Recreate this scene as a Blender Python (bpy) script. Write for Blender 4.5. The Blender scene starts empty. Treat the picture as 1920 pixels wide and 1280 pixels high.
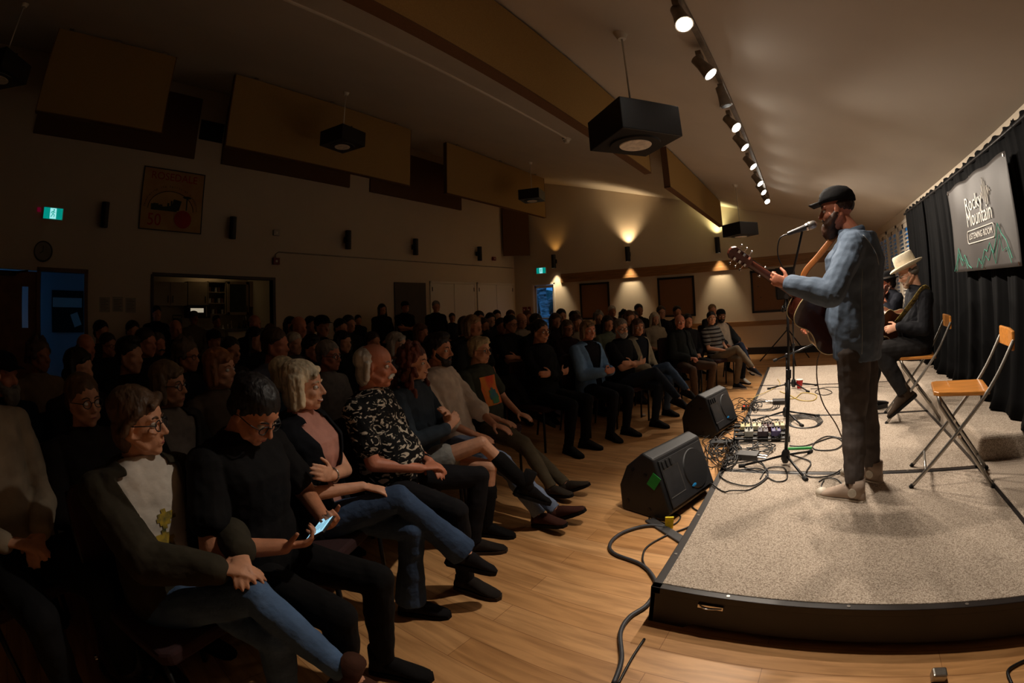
import bpy, math, random
from mathutils import Vector, Matrix, noise
random.seed(7)
S = bpy.context.scene
COL = S.collection
PI = math.pi
V = Vector

# ------------------------------------------------------------------ camera
H = 1.45
YAW, PITCH, ROLL = math.radians(35.4275), math.radians(5.3604), math.radians(2.1199)
FPX, CYS, K3 = 852.737, -150.1353, -0.0245152          # focal in px, principal point offset, lens curve
cy_, sy_, cp_, sp_, cr_, sr_ = math.cos(YAW), math.sin(YAW), math.cos(PITCH), math.sin(PITCH), math.cos(ROLL), math.sin(ROLL)
RM = (Matrix(((cy_, -sy_, 0), (sy_, cy_, 0), (0, 0, 1))) @ Matrix(((1, 0, 0), (0, cp_, -sp_), (0, sp_, cp_)))
      @ Matrix(((cr_, 0, sr_), (0, 1, 0), (-sr_, 0, cr_))))
cd = bpy.data.cameras.new('camera')
cam = bpy.data.objects.new('camera', cd)
COL.objects.link(cam)
S.camera = cam
cx, cf, cz = RM.col[0], RM.col[1], RM.col[2]
cam.matrix_world = Matrix(((cx[0], cz[0], -cf[0], 0), (cx[1], cz[1], -cf[1], 0), (cx[2], cz[2], -cf[2], H), (0, 0, 0, 1)))
cd.type = 'PANO'
cd.panorama_type = 'FISHEYE_LENS_POLYNOMIAL'
cd.sensor_width, cd.sensor_height, cd.sensor_fit = 36, 24, 'HORIZONTAL'
fmm = FPX / 1920 * 36
cd.fisheye_fov = PI * 1.4
cd.fisheye_polynomial_k0 = 0
cd.fisheye_polynomial_k1 = -1 / fmm
cd.fisheye_polynomial_k2 = 0
cd.fisheye_polynomial_k3 = -K3 / fmm ** 3
cd.fisheye_polynomial_k4 = 0
cd.shift_x, cd.shift_y = 0, CYS / 1280
cd.clip_start, cd.clip_end = 0.02, 200

def ray(px, py):
    qx, qy = px - 960, py - (640 + CYS)
    r = math.hypot(qx, qy); q = r / FPX; t = q + K3 * q ** 3
    return RM @ V((math.sin(t) * qx / r, math.cos(t), -math.sin(t) * qy / r))
def flo(px, py, z=0.0):                     # the point of the level z seen at a photograph position
    v = ray(px, py); t = (z - H) / v.z
    return V((v.x * t, v.y * t, z))
def onx(px, py, x):
    v = ray(px, py); t = x / v.x
    return V((x, v.y * t, H + v.z * t))
def ony(px, py, y):
    v = ray(px, py); t = y / v.y
    return V((v.x * t, y, H + v.z * t))

# ------------------------------------------------------------------ world, exposure
S.view_settings.view_transform = 'Standard'
S.view_settings.look = 'None'
S.view_settings.gamma = 1
S.view_settings.use_curve_mapping = False
S.view_settings.exposure = 0.0
S.render.film_transparent = False
S.cycles.use_denoising = True
S.cycles.max_bounces = 6
S.cycles.diffuse_bounces = 3
S.cycles.glossy_bounces = 3
S.cycles.transmission_bounces = 4
S.cycles.sample_clamp_indirect = 4
S.cycles.use_adaptive_sampling = True
S.cycles.adaptive_threshold = 0.02
W = bpy.data.worlds.new('dusk'); S.world = W
W.use_nodes = True
wn = W.node_tree
bg = wn.nodes['Background']
bg.inputs['Color'].default_value = (0.03, 0.17, 0.44, 1)
bg.inputs['Strength'].default_value = 1.25

def lamp(kind, name, loc, power, color, aim=None, parent=None, **k):
    d = bpy.data.lights.new(name, kind); d.energy = power; d.color = color
    for a, b in k.items(): setattr(d, a, b)
    o = bpy.data.objects.new(name, d); COL.objects.link(o)
    o.location = loc
    if aim is not None: o.rotation_euler = (V(aim) - V(loc)).to_track_quat('-Z', 'Y').to_euler()
    if parent: o.parent = parent
    return o
WARM = (1.0, 0.865, 0.715)

# track heads: (y, aim x, aim y, lit)
HEADS = [(2.27, 0.15, 1.5, 1), (2.96, 1.0, 3.1, 1), (3.57, 0.6, 3.2, 0), (4.13, 1.15, 3.3, 1), (4.77, 1.1, 4.6, 1),
         (5.60, 1.1, 5.2, 1), (6.56, 1.1, 6.0, 1), (7.20, 1.2, 6.4, 1), (7.99, 0.9, 6.6, 1)]
HX, HZ = -0.38, 2.93
for (hy, ax, ay, lit) in HEADS:
    if lit:
        a = V((ax, ay, 0.7)); p0 = V((HX, hy, HZ)); d = (a - p0).normalized()
        lamp('SPOT', 'track_lamp', p0 + d * 0.03, 120 * (0.9 if hy < 3 else 1.12), WARM, a, spot_size=math.radians(108), spot_blend=0.5, shadow_soft_size=0.035)

# ------------------------------------------------------------------ materials
def srgb(r, g, b):
    f = lambda c: (c / 255 / 12.92) if c <= 10 else ((c / 255 + 0.055) / 1.055) ** 2.4
    return (f(r), f(g), f(b), 1)
def mat(name, col, rough=0.7, metal=0.0, spec=0.5, noise_scale=None, noise_amt=0.15, bump=0.0, bump_scale=60, col2=None, emit=None, estr=0, alpha=None, stretch=None, coat=0, sheen=0, trans=0):
    m = bpy.data.materials.new(name); m.use_nodes = True
    nt = m.node_tree; b = nt.nodes['Principled BSDF']
    c = tuple(col) if len(col) == 4 else tuple(col) + (1,)
    b.inputs['Base Color'].default_value = c
    b.inputs['Roughness'].default_value = rough
    b.inputs['Metallic'].default_value = metal
    b.inputs['Specular IOR Level'].default_value = spec
    if coat: b.inputs['Coat Weight'].default_value = coat
    if sheen: b.inputs['Sheen Weight'].default_value = sheen
    if trans: b.inputs['Transmission Weight'].default_value = trans
    tc = None
    def coords():
        t = nt.nodes.new('ShaderNodeTexCoord'); mp = nt.nodes.new('ShaderNodeMapping')
        if stretch: mp.inputs['Scale'].default_value = stretch
        nt.links.new(t.outputs['Object'], mp.inputs['Vector']); return mp.outputs[0]
    if noise_scale:
        tc = coords()
        n = nt.nodes.new('ShaderNodeTexNoise'); n.inputs['Scale'].default_value = noise_scale; n.inputs['Detail'].default_value = 4
        nt.links.new(tc, n.inputs['Vector'])
        r = nt.nodes.new('ShaderNodeValToRGB')
        r.color_ramp.elements[0].position = 0.35; r.color_ramp.elements[1].position = 0.65
        a = col2 if col2 else tuple(x * (1 - noise_amt) for x in c[:3]) + (1,)
        a = tuple(a) if len(a) == 4 else tuple(a) + (1,)
        r.color_ramp.elements[0].color = a
        r.color_ramp.elements[1].color = c if col2 else tuple(min(1, x * (1 + noise_amt)) for x in c[:3]) + (1,)
        nt.links.new(n.outputs['Fac'], r.inputs[0]); nt.links.new(r.outputs[0], b.inputs['Base Color'])
    if bump:
        if tc is None: tc = coords()
        n = nt.nodes.new('ShaderNodeTexNoise'); n.inputs['Scale'].default_value = bump_scale; n.inputs['Detail'].default_value = 3
        nt.links.new(tc, n.inputs['Vector'])
        bp = nt.nodes.new('ShaderNodeBump'); bp.inputs['Strength'].default_value = bump; bp.inputs['Distance'].default_value = 0.01
        nt.links.new(n.outputs['Fac'], bp.inputs['Height']); nt.links.new(bp.outputs[0], b.inputs['Normal'])
    if emit:
        b.inputs['Emission Color'].default_value = tuple(emit)[:3] + (1,); b.inputs['Emission Strength'].default_value = estr
    return m
_mc = {}
def fabric(r, g, b, rough=0.9, bump=0.5):
    k = ('fab', r, g, b)
    if k not in _mc: _mc[k] = mat('fabric', srgb(r, g, b), rough, spec=0.2, noise_scale=14, noise_amt=0.1, bump=bump, bump_scale=18)
    return _mc[k]
def hairm(r, g, b):
    k = ('hair', r, g, b)
    if k not in _mc: _mc[k] = mat('hair', srgb(r, g, b), 0.55, spec=0.4, noise_scale=26, noise_amt=0.35, bump=0.9, bump_scale=38, stretch=(1, 1, 0.22))
    return _mc[k]
def skinm(r, g, b):
    k = ('skin', r, g, b)
    if k not in _mc: _mc[k] = mat('skin', srgb(r, g, b), 0.5, spec=0.35, noise_scale=22, noise_amt=0.09, bump=0.12, bump_scale=160)
    return _mc[k]
M = {}
M['wall'] = mat('wall_paint', srgb(214, 198, 176), 0.85, spec=0.2, bump=0.08, bump_scale=180, noise_scale=1.2, noise_amt=0.02)
M['ceil'] = mat('ceiling_paint', srgb(202, 192, 180), 0.9, spec=0.15, bump=0.1, bump_scale=220, noise_scale=1.5, noise_amt=0.03)
M['black'] = mat('black_plastic', srgb(26, 26, 28), 0.5, noise_scale=40, noise_amt=0.1)
M['blackm'] = mat('black_metal', srgb(22, 22, 24), 0.35, metal=0.3)
M['blackpaint'] = mat('black_painted_board', srgb(38, 32, 30), 0.45, noise_scale=6, noise_amt=0.15)
M['steel'] = mat('brushed_steel', srgb(170, 165, 158), 0.32, metal=0.9, noise_scale=60, noise_amt=0.06)
M['chrome'] = mat('chrome', srgb(215, 210, 205), 0.15, metal=1.0)
M['white'] = mat('white_plastic', srgb(225, 220, 210), 0.5)
M['whitepaint'] = mat('white_door_paint', srgb(226, 218, 205), 0.55, spec=0.3)
M['baffle'] = mat('ochre_fabric_panel', srgb(164, 134, 86), 0.95, spec=0.1, noise_scale=160, noise_amt=0.08, bump=0.2, bump_scale=300)
M['baffled'] = mat('brown_fabric_panel', srgb(108, 80, 58), 0.95, spec=0.1, noise_scale=160, noise_amt=0.08)
M['woodtrim'] = mat('oak_trim', srgb(148, 108, 68), 0.45, noise_scale=5, noise_amt=0.22, stretch=(0.6, 8, 14))
M['cork'] = mat('brown_tackboard', srgb(128, 92, 64), 0.9, noise_scale=90, noise_amt=0.1)
M['beech'] = mat('varnished_beech', srgb(204, 134, 62), 0.28, noise_scale=7, noise_amt=0.2, stretch=(1.2, 14, 8), coat=0.4)
M['glass'] = mat('window_glass', (1, 1, 1), 0.02, trans=1.0)
M['curtain'] = mat('black_drape', srgb(13, 13, 14), 0.8, spec=0.07, noise_scale=8, noise_amt=0.1)
M['cable'] = mat('black_rubber_cable', srgb(20, 19, 19), 0.45)
M['rubber'] = mat('rubber', srgb(18, 18, 18), 0.8)

def wood_floor():
    m = bpy.data.materials.new('plank_floor'); m.use_nodes = True; nt = m.node_tree; b = nt.nodes['Principled BSDF']
    t = nt.nodes.new('ShaderNodeTexCoord')
    br = nt.nodes.new('ShaderNodeTexBrick')
    br.inputs['Scale'].default_value = 1; br.inputs['Brick Width'].default_value = 1.15; br.inputs['Row Height'].default_value = 0.152
    br.inputs['Mortar Size'].default_value = 0.0016; br.inputs['Mortar Smooth'].default_value = 0.2; br.offset = 0.37
    br.inputs['Color1'].default_value = srgb(198, 146, 92); br.inputs['Color2'].default_value = srgb(222, 172, 118); br.inputs['Mortar'].default_value = srgb(160, 112, 68)
    nt.links.new(t.outputs['Object'], br.inputs['Vector'])
    mp = nt.nodes.new('ShaderNodeMapping'); mp.inputs['Scale'].default_value = (1.0, 9, 1)
    nt.links.new(t.outputs['Object'], mp.inputs['Vector'])
    n = nt.nodes.new('ShaderNodeTexNoise'); n.inputs['Scale'].default_value = 2.6; n.inputs['Detail'].default_value = 7; n.inputs['Distortion'].default_value = 0.6
    nt.links.new(mp.outputs[0], n.inputs['Vector'])
    r = nt.nodes.new('ShaderNodeValToRGB'); r.color_ramp.elements[0].color = (0.62, 0.56, 0.5, 1); r.color_ramp.elements[1].color = (1.08, 1.06, 1.04, 1)
    r.color_ramp.elements[0].position = 0.3; r.color_ramp.elements[1].position = 0.62
    nt.links.new(n.outputs['Fac'], r.inputs[0])
    mx = nt.nodes.new('ShaderNodeMix'); mx.data_type = 'RGBA'; mx.blend_type = 'MULTIPLY'; mx.inputs['Factor'].default_value = 0.85
    nt.links.new(br.outputs['Color'], mx.inputs['A']); nt.links.new(r.outputs[0], mx.inputs['B'])
    nt.links.new(mx.outputs['Result'], b.inputs['Base Color'])
    b.inputs['Roughness'].default_value = 0.42; b.inputs['Specular IOR Level'].default_value = 0.4
    return m
M['floor'] = wood_floor()
def carpet():
    m = bpy.data.materials.new('speckled_carpet'); m.use_nodes = True; nt = m.node_tree; b = nt.nodes['Principled BSDF']
    t = nt.nodes.new('ShaderNodeTexCoord')
    n = nt.nodes.new('ShaderNodeTexNoise'); n.inputs['Scale'].default_value = 150; n.inputs['Detail'].default_value = 3; n.inputs['Roughness'].default_value = 0.8
    n2 = nt.nodes.new('ShaderNodeTexNoise'); n2.inputs['Scale'].default_value = 2.2; n2.inputs['Detail'].default_value = 3
    nt.links.new(t.outputs['Object'], n.inputs['Vector']); nt.links.new(t.outputs['Object'], n2.inputs['Vector'])
    r = nt.nodes.new('ShaderNodeValToRGB'); e = r.color_ramp.elements
    e[0].position = 0.36; e[0].color = srgb(132, 117, 103); e[1].position = 0.62; e[1].color = srgb(228, 213, 196)
    k = r.color_ramp.elements.new(0.48); k.color = srgb(188, 171, 153)
    nt.links.new(n.outputs['Fac'], r.inputs[0])
    mx = nt.nodes.new('ShaderNodeMix'); mx.data_type = 'RGBA'; mx.blend_type = 'MULTIPLY'; mx.inputs['Factor'].default_value = 0.3
    nt.links.new(r.outputs[0], mx.inputs['A']); nt.links.new(n2.outputs['Fac'], mx.inputs['B'])
    nt.links.new(mx.outputs['Result'], b.inputs['Base Color'])
    bp = nt.nodes.new('ShaderNodeBump'); bp.inputs['Strength'].default_value = 0.7; bp.inputs['Distance'].default_value = 0.006
    nt.links.new(n.outputs['Fac'], bp.inputs['Height']); nt.links.new(bp.outputs[0], b.inputs['Normal'])
    b.inputs['Roughness'].default_value = 0.98; b.inputs['Specular IOR Level'].default_value = 0.1
    return m
M['carpet'] = carpet()

# ------------------------------------------------------------------ mesh helpers
class MB:
    def __init__(s): s.v = []; s.f = []
    def add(s, vs, fs, T=None):
        o = len(s.v)
        s.v += [tuple(T @ V(p)) for p in vs] if T is not None else [tuple(p) for p in vs]
        s.f += [tuple(i + o for i in f) for f in fs]
        return s
    def box(s, lo, hi, T=None):
        x0, y0, z0 = lo; x1, y1, z1 = hi
        vs = [(x0, y0, z0), (x1, y0, z0), (x1, y1, z0), (x0, y1, z0), (x0, y0, z1), (x1, y0, z1), (x1, y1, z1), (x0, y1, z1)]
        return s.add(vs, [(0, 3, 2, 1), (4, 5, 6, 7), (0, 1, 5, 4), (1, 2, 6, 5), (2, 3, 7, 6), (3, 0, 4, 7)], T)
    def cbox(s, c, size, T=None):
        return s.box([c[i] - size[i] / 2 for i in range(3)], [c[i] + size[i] / 2 for i in range(3)], T)
    def prism(s, pts, lo, hi, axis=2, T=None):          # outline pts (2D) extruded along axis
        n = len(pts); vs = []
        for h in (lo, hi):
            for p in pts:
                vs.append((p[0], p[1], h) if axis == 2 else ((p[0], h, p[1]) if axis == 1 else (h, p[0], p[1])))
        fs = [tuple(range(n))[::-1], tuple(range(n, 2 * n))] + [(i, (i + 1) % n, (i + 1) % n + n, i + n) for i in range(n)]
        return s.add(vs, fs, T)
    def loft(s, rings, T=None, caps=True):              # rings: lists of points of one length
        n = len(rings[0]); vs = [p for r in rings for p in r]; fs = []
        for k in range(len(rings) - 1):
            for i in range(n): fs.append((k * n + i, k * n + (i + 1) % n, (k + 1) * n + (i + 1) % n, (k + 1) * n + i))
        if caps: fs += [tuple(range(n))[::-1], tuple((len(rings) - 1) * n + i for i in range(n))]
        return s.add(vs, fs, T)
    def tube(s, pts, rad, n=8, caps=True, flat=1.0, up=None, T=None):
        pts = [V(p) for p in pts]; rings = []; m = len(pts)
        rad = rad if isinstance(rad, (list, tuple)) else [rad] * m
        t0 = (pts[1] - pts[0]).normalized()
        u = V(up) if up is not None else (V((0, 0, 1)) if abs(t0.z) < 0.9 else V((1, 0, 0)))
        for k in range(m):
            t = (pts[min(k + 1, m - 1)] - pts[max(k - 1, 0)]).normalized()
            a = u - t * u.dot(t)
            if a.length < 1e-4: a = V((1, 0, 0)) - t * t.x
            a.normalize(); b = t.cross(a); u = a
            rings.append([pts[k] + (a * math.cos(2 * PI * i / n) * flat + b * math.sin(2 * PI * i / n)) * rad[k] for i in range(n)])
        return s.loft(rings, T, caps)
    def cyl(s, a, b, r, r2=None, n=16, T=None): return s.tube([a, b], [r, r if r2 is None else r2], n, T=T)
    def ell(s, c, r, T=None, n=14, m=9):                # ellipsoid
        vs = [(c[0], c[1], c[2] - r[2])]; fs = []
        for j in range(1, m):
            p = -PI / 2 + PI * j / m
            for i in range(n):
                q = 2 * PI * i / n
                vs.append((c[0] + r[0] * math.cos(p) * math.cos(q), c[1] + r[1] * math.cos(p) * math.sin(q), c[2] + r[2] * math.sin(p)))
        vs.append((c[0], c[1], c[2] + r[2])); L = len(vs) - 1
        for i in range(n): fs.append((0, 1 + (i + 1) % n, 1 + i)); fs.append((L, L - n + i, L - n + (i + 1) % n))
        for j in range(m - 2):
            for i in range(n):
                a = 1 + j * n + i; b = 1 + j * n + (i + 1) % n
                fs.append((a, b, b + n, a + n))
        return s.add(vs, fs, T)
    def cap(s, a, b, ra, rb, n=12, T=None, flat=1.0, up=None):   # tapered capsule
        a = V(a); b = V(b); d = (b - a); L = d.length
        if L < 1e-5: return s.ell(a, (ra, ra, ra), T)
        d /= L; pts = []; rs = []
        for k in range(4):
            q = PI / 2 * k / 4; pts.append(a - d * ra * math.cos(q)); rs.append(max(ra * math.sin(q), ra * 0.08))
        pts.append(a); rs.append(ra); pts.append(b); rs.append(rb)
        for k in range(3, -1, -1):
            q = PI / 2 * k / 4; pts.append(b + d * rb * math.cos(q)); rs.append(max(rb * math.sin(q), rb * 0.08))
        return s.tube(pts, rs, n, True, flat, up, T)
    def mesh(s, name):
        me = bpy.data.meshes.new(name); me.from_pydata(s.v, [], s.f); me.update(); return me
    def build(s, name, m=None, parent=None, smooth=False, bevel=0, seg=2):
        me = s.mesh(name)
        if m: me.materials.append(m)
        if smooth:
            me.polygons.foreach_set('use_smooth', [True] * len(me.polygons))
            if smooth == 'auto': me.set_sharp_from_angle(angle=0.7)
        o = bpy.data.objects.new(name, me); COL.objects.link(o)
        if parent: o.parent = parent
        if bevel:
            b = o.modifiers.new('bevel', 'BEVEL'); b.width = bevel; b.segments = seg; b.limit_method = 'ANGLE'
        return o
def empty(name, loc=(0, 0, 0), rz=0, parent=None):
    o = bpy.data.objects.new(name, None); COL.objects.link(o); o.location = loc; o.rotation_euler = (0, 0, rz); o.empty_display_size = 0.1
    if parent: o.parent = parent
    return o
def tag(o, label, cat, group=None, kind=None):
    o['label'] = label; o['category'] = cat
    if group: o['group'] = group
    if kind: o['kind'] = kind
    return o
def struct(o, label=None):
    o['kind'] = 'structure'
    if label: o['label'] = label
    return o
def kids(o): return [c for c in bpy.data.objects if c.parent == o]
def dup(o, loc=None, rz=None, parent=None):
    c = o.copy(); COL.objects.link(c); c.parent = parent
    if loc is not None: c.location = loc
    if rz is not None: c.rotation_euler = (0, 0, rz)
    for ch in kids(o): dup(ch, parent=c)
    return c
def smoothline(pts, n=6):                # Catmull-Rom through points
    pts = [V(p) for p in pts]; out = []
    for i in range(len(pts) - 1):
        a = pts[max(i - 1, 0)]; b = pts[i]; c = pts[i + 1]; d = pts[min(i + 2, len(pts) - 1)]
        for k in range(n):
            t = k / n
            out.append(0.5 * ((2 * b) + (c - a) * t + (2 * a - 5 * b + 4 * c - d) * t * t + (3 * b - a - 3 * c + d) * t ** 3))
    out.append(pts[-1]); return out
_tex = {}
def voxelize(mb, vox, smooth=3, disp=0.0, dscale=0.09, name='m', fac=0.5):
    me = mb.mesh('tmp'); o = bpy.data.objects.new('tmp', me); COL.objects.link(o)
    r = o.modifiers.new('r', 'REMESH'); r.mode = 'VOXEL'; r.voxel_size = vox; r.use_smooth_shade = True
    if smooth:
        s = o.modifiers.new('s', 'SMOOTH'); s.iterations = smooth; s.factor = fac
    if disp:
        if dscale not in _tex:
            t = bpy.data.textures.new('wrinkle', 'CLOUDS'); t.noise_scale = dscale; t.noise_depth = 1; _tex[dscale] = t
        d = o.modifiers.new('d', 'DISPLACE'); d.texture = _tex[dscale]; d.strength = disp; d.mid_level = 0.5
        d.texture_coords = 'LOCAL'
    dg = bpy.context.evaluated_depsgraph_get(); dg.update()
    out = bpy.data.meshes.new_from_object(o.evaluated_get(dg)); out.name = name
    bpy.data.objects.remove(o); bpy.data.meshes.remove(me)
    out.polygons.foreach_set('use_smooth', [True] * len(out.polygons))
    return out
def mobj(me, name, m, parent=None):
    o = bpy.data.objects.new(name, me); COL.objects.link(o)
    if not me.materials: me.materials.append(m)
    o.material_slots[0].link = 'OBJECT'; o.material_slots[0].material = m
    if parent: o.parent = parent
    return o
def lettering(name, text, size, m, parent, loc, rot, depth=0.003, align='CENTER', spacing=1.0, xs=1.0, fit=None):
    c = bpy.data.curves.new(name, 'FONT'); c.body = text; c.size = size; c.extrude = depth; c.align_x = align; c.align_y = 'CENTER'; c.space_character = spacing
    c.resolution_u = 3
    o = bpy.data.objects.new(name, c); COL.objects.link(o)
    dg = bpy.context.evaluated_depsgraph_get(); dg.update()
    me = bpy.data.meshes.new_from_object(o.evaluated_get(dg)); me.name = name
    bpy.data.objects.remove(o)
    me.materials.clear(); me.materials.append(m)
    o = bpy.data.objects.new(name, me); COL.objects.link(o); o.parent = parent; o.location = loc; o.rotation_euler = rot; o.scale = (xs, 1, 1)
    if fit: o.scale = (fit[0] / o.dimensions.x, fit[1] / o.dimensions.y, 1) if o.dimensions.x else (1, 1, 1)
    return o
# ================================================================== room shell
XL, XR, YN, YF = -7.72, 1.9, -7.0, 10.95
SL = 0.2777
def zc(x): return 2.52 + SL * (XR - x)
def wall_cells(mb, axis, p0, p1, lo, hi, zlo, zhi, holes):
    # a wall slab between planes p0..p1 on `axis`, with rectangular openings (a0, a1, z0, z1)
    A = sorted(set([lo, hi] + [h[i] for h in holes for i in (0, 1)])); Z = sorted(set([zlo, zhi] + [h[i] for h in holes for i in (2, 3)]))
    for a0, a1 in zip(A, A[1:]):
        for z0, z1 in zip(Z, Z[1:]):
            m = ((a0 + a1) / 2, (z0 + z1) / 2)
            if any(h[0] < m[0] < h[1] and h[2] < m[1] < h[3] for h in holes): continue
            if axis == 'x': mb.box((p0, a0, z0), (p1, a1, z1))
            else: mb.box((a0, p0, z0), (a1, p1, z1))
struct(MB().box((XL - 3, YN - 0.2, -0.1), (XR + 0.2, YF + 0.2, 0)).build('floor', M['floor']), 'honey-brown plank floor of the hall')
c = MB(); x0, x1 = XL - 0.15, XR + 0.15
c.prism([(x0, zc(x0)), (x1, zc(x1)), (x1, zc(x1) + 0.2), (x0, zc(x0) + 0.2)], YN - 0.15, YF + 0.15, axis=1)
struct(c.build('ceiling', M['ceil']), 'white sloping ceiling falling towards the stage')
LH = [(-1.22, -0.47, 0, 1.95), (-0.47, 0.29, 0, 1.95), (1.36, 3.52, 1.12, 1.96)]
w = MB(); wall_cells(w, 'x', XL - 0.15, XL, YN - 0.15, YF + 0.15, 0, zc(XL) + 0.03, LH)
struct(w.build('wall_left', M['wall']), 'tall cream back wall of the hall')
FH = [(-7.12, -6.35, 0, 2.0)]
w = MB(); wall_cells(w, 'y', YF, YF + 0.15, XL, XR, 0, 2.5, FH)
w.prism([(XL, 2.5), (XR, 2.5), (XR, zc(XR) + 0.02), (XL, zc(XL) + 0.02)], YF, YF + 0.15, axis=1)
struct(w.build('wall_far', M['wall']), 'cream gable wall with sconces')
RH = [(7.5, 8.42, 0.95, 2.36), (8.5, 9.36, 0.95, 2.36), (9.44, 10.3, 0.95, 2.36)]
w = MB(); wall_cells(w, 'x', XR, XR + 0.15, YN - 0.15, YF + 0.15, 0, zc(XR) + 0.02, RH)
struct(w.build('wall_right', M['wall']), 'cream wall behind the stage drapes')
w = MB().prism([(XL, 0), (XR, 0), (XR, zc(XR)), (XL, zc(XL))], YN - 0.15, YN, axis=1)
struct(w.build('wall_near', mat('darkened_near_wall', srgb(52, 42, 36), 0.9, noise_scale=3)), 'unseen near end wall darkened to cut bounced light')  # unseen end wall, set back and coloured dark to cut bounced light
struct(MB().box((XL + 0.01, YF - 0.02, 0), (-7.2, YF, 0.14)).box((-6.27, YF - 0.02, 0), (XR, YF, 0.16)).build('baseboard_far', M['black'], bevel=0.003), 'black baseboard of the gable wall')
struct(MB().box((XL, 0.4, 0), (XL + 0.02, 6.3, 0.12)).box((XL, 10.9, 0), (XL + 0.02, YF, 0.12)).build('baseboard_left', M['black'], bevel=0.003), 'black baseboard of the tall back wall')
t = MB().box((-6.16, YF - 0.015, 2.07), (XR, YF, 2.22)).box((-6.16, YF - 0.028, 1.98), (XR, YF, 2.07))
struct(t.build('trim_1', M['woodtrim'], bevel=0.004), 'oak band along the gable wall over the tackboards')
struct(MB().box((-6.2, YF - 0.03, 0.66), (XR, YF, 0.77)).build('trim_2', M['woodtrim'], bevel=0.004), 'oak chair rail low on the gable wall')

# far exit door: frame and glass
d = empty('door_1', (-6.735, YF, 0)); struct(d, 'glazed exit door with blue dusk and a birch outside')
fr = MB()
for x in (-7.12, -6.40): fr.box((x + 6.735, -0.02, 0), (x + 6.785, 0.15, 2.0))
fr.box((-0.385, -0.02, 1.95), (0.385, 0.15, 2.0)); fr.build('door_frame', M['whitepaint'], d, bevel=0.004)
lf = MB()
for x in (-0.33, 0.27): lf.box((x, 0.04, 0.02), (x + 0.06, 0.09, 1.94))
lf.box((-0.33, 0.04, 0.02), (0.33, 0.09, 0.2)).box((-0.33, 0.04, 1.87), (0.33, 0.09, 1.94))
lf.build('door_leaf', M['whitepaint'], d, bevel=0.004)
MB().box((-0.27, 0.06, 0.2), (0.27, 0.066, 1.87)).build('glass', M['glass'], d)
MB().box((-0.3, 0.0, 0.98), (0.3, 0.03, 1.03)).build('push_bar', M['steel'], d, bevel=0.006)

# back-wall double door: one leaf shut with a narrow pane, one opening showing the corridor
d = empty('door_2', (XL, -0.85, 0)); struct(d, 'shut door leaf with a narrow pane, left of the doorway')
lf = MB(); wall_cells(lf, 'x', -0.08, -0.03, -0.37, 0.36, 0.01, 1.93, [(0.10, 0.2, 1.15, 1.72)]); lf.build('door_leaf', mat('brown_stained_door', srgb(110, 74, 46), 0.5, noise_scale=6, noise_amt=0.2), d)
MB().box((-0.06, 0.10, 1.15), (-0.05, 0.2, 1.72)).build('glass', M['glass'], d)
MB().tube([(0.0, 0.3, 1.0), (0.05, 0.3, 1.0), (0.05, 0.18, 1.0)], 0.01).build('handle', M['steel'], d, smooth=True)
cl = MB().box((0.0, -0.3, 1.86), (0.06, 0.0, 1.92)); cl.tube([(0.06, -0.05, 1.9), (0.12, 0.2, 1.93)], 0.012); cl.build('door_closer', M['blackm'], d)
d = empty('door_3', (XL, -0.09, 0)); struct(d, 'doorway to a blue-lit corridor')
fr = MB()
for y in (-0.40, 0.35): fr.box((-0.15, y - 0.03, 0), (0.02, y + 0.03, 1.98))
fr.box((-0.15, -0.43, 1.94), (0.02, 0.38, 2.0)); fr.build('door_frame', mat('brown_door_frame', srgb(92, 66, 46), 0.5, noise_scale=6), d, bevel=0.004)
CW = mat('corridor_paint', srgb(190, 190, 195), 0.8, noise_scale=2, noise_amt=0.03)
w = MB(); wall_cells(w, 'x', -9.95, -9.8, -2.0, 0.93, 0, 2.4, [])
wall_cells(w, 'y', -2.15, -2.0, -9.95, XL - 0.15, 0, 2.4, [(-9.6, -8.2, 0.9, 2.1)])
wall_cells(w, 'y', 0.78, 0.93, -9.8, XL - 0.15, 0, 2.4, [])
w.box((-9.95, -2.15, 2.4), (XL - 0.15, 0.93, 2.5))
w.box((-9.2, -2.0, 0), (-9.1, -0.55, 2.4))
struct(w.build('wall_corridor', CW), 'corridor walls beyond the doorway')
b = MB().box((-9.798, -0.35, 1.0), (-9.77, 0.3, 1.75)).build('notice_board', mat('dark_pinboard', srgb(52, 40, 34), 0.9, noise_scale=40))
tag(b, 'dark pinboard on the corridor wall beyond the left doorway', 'notice board')
MB().box((-9.77, -0.33, 1.45), (-9.765, 0.25, 1.62)).build('paper', M['white'], b)
o = MB().cbox((0, 0, 0), (0.004, 0.15, 0.24)).build('paper', M['white'], b); o.location = (-9.766, 0.13, 1.23); o.rotation_euler = (0.35, 0, 0)
lamp('AREA', 'corridor_sky_fill', (-8.9, -1.95, 1.5), 2.2, (0.10, 0.42, 1.0), (-9.6, 0.6, 1.0), shape='RECTANGLE', size=1.3, size_y=1.1)  # added unseen blue area lamp, stands in for dusk sky at the corridor opening

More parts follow.
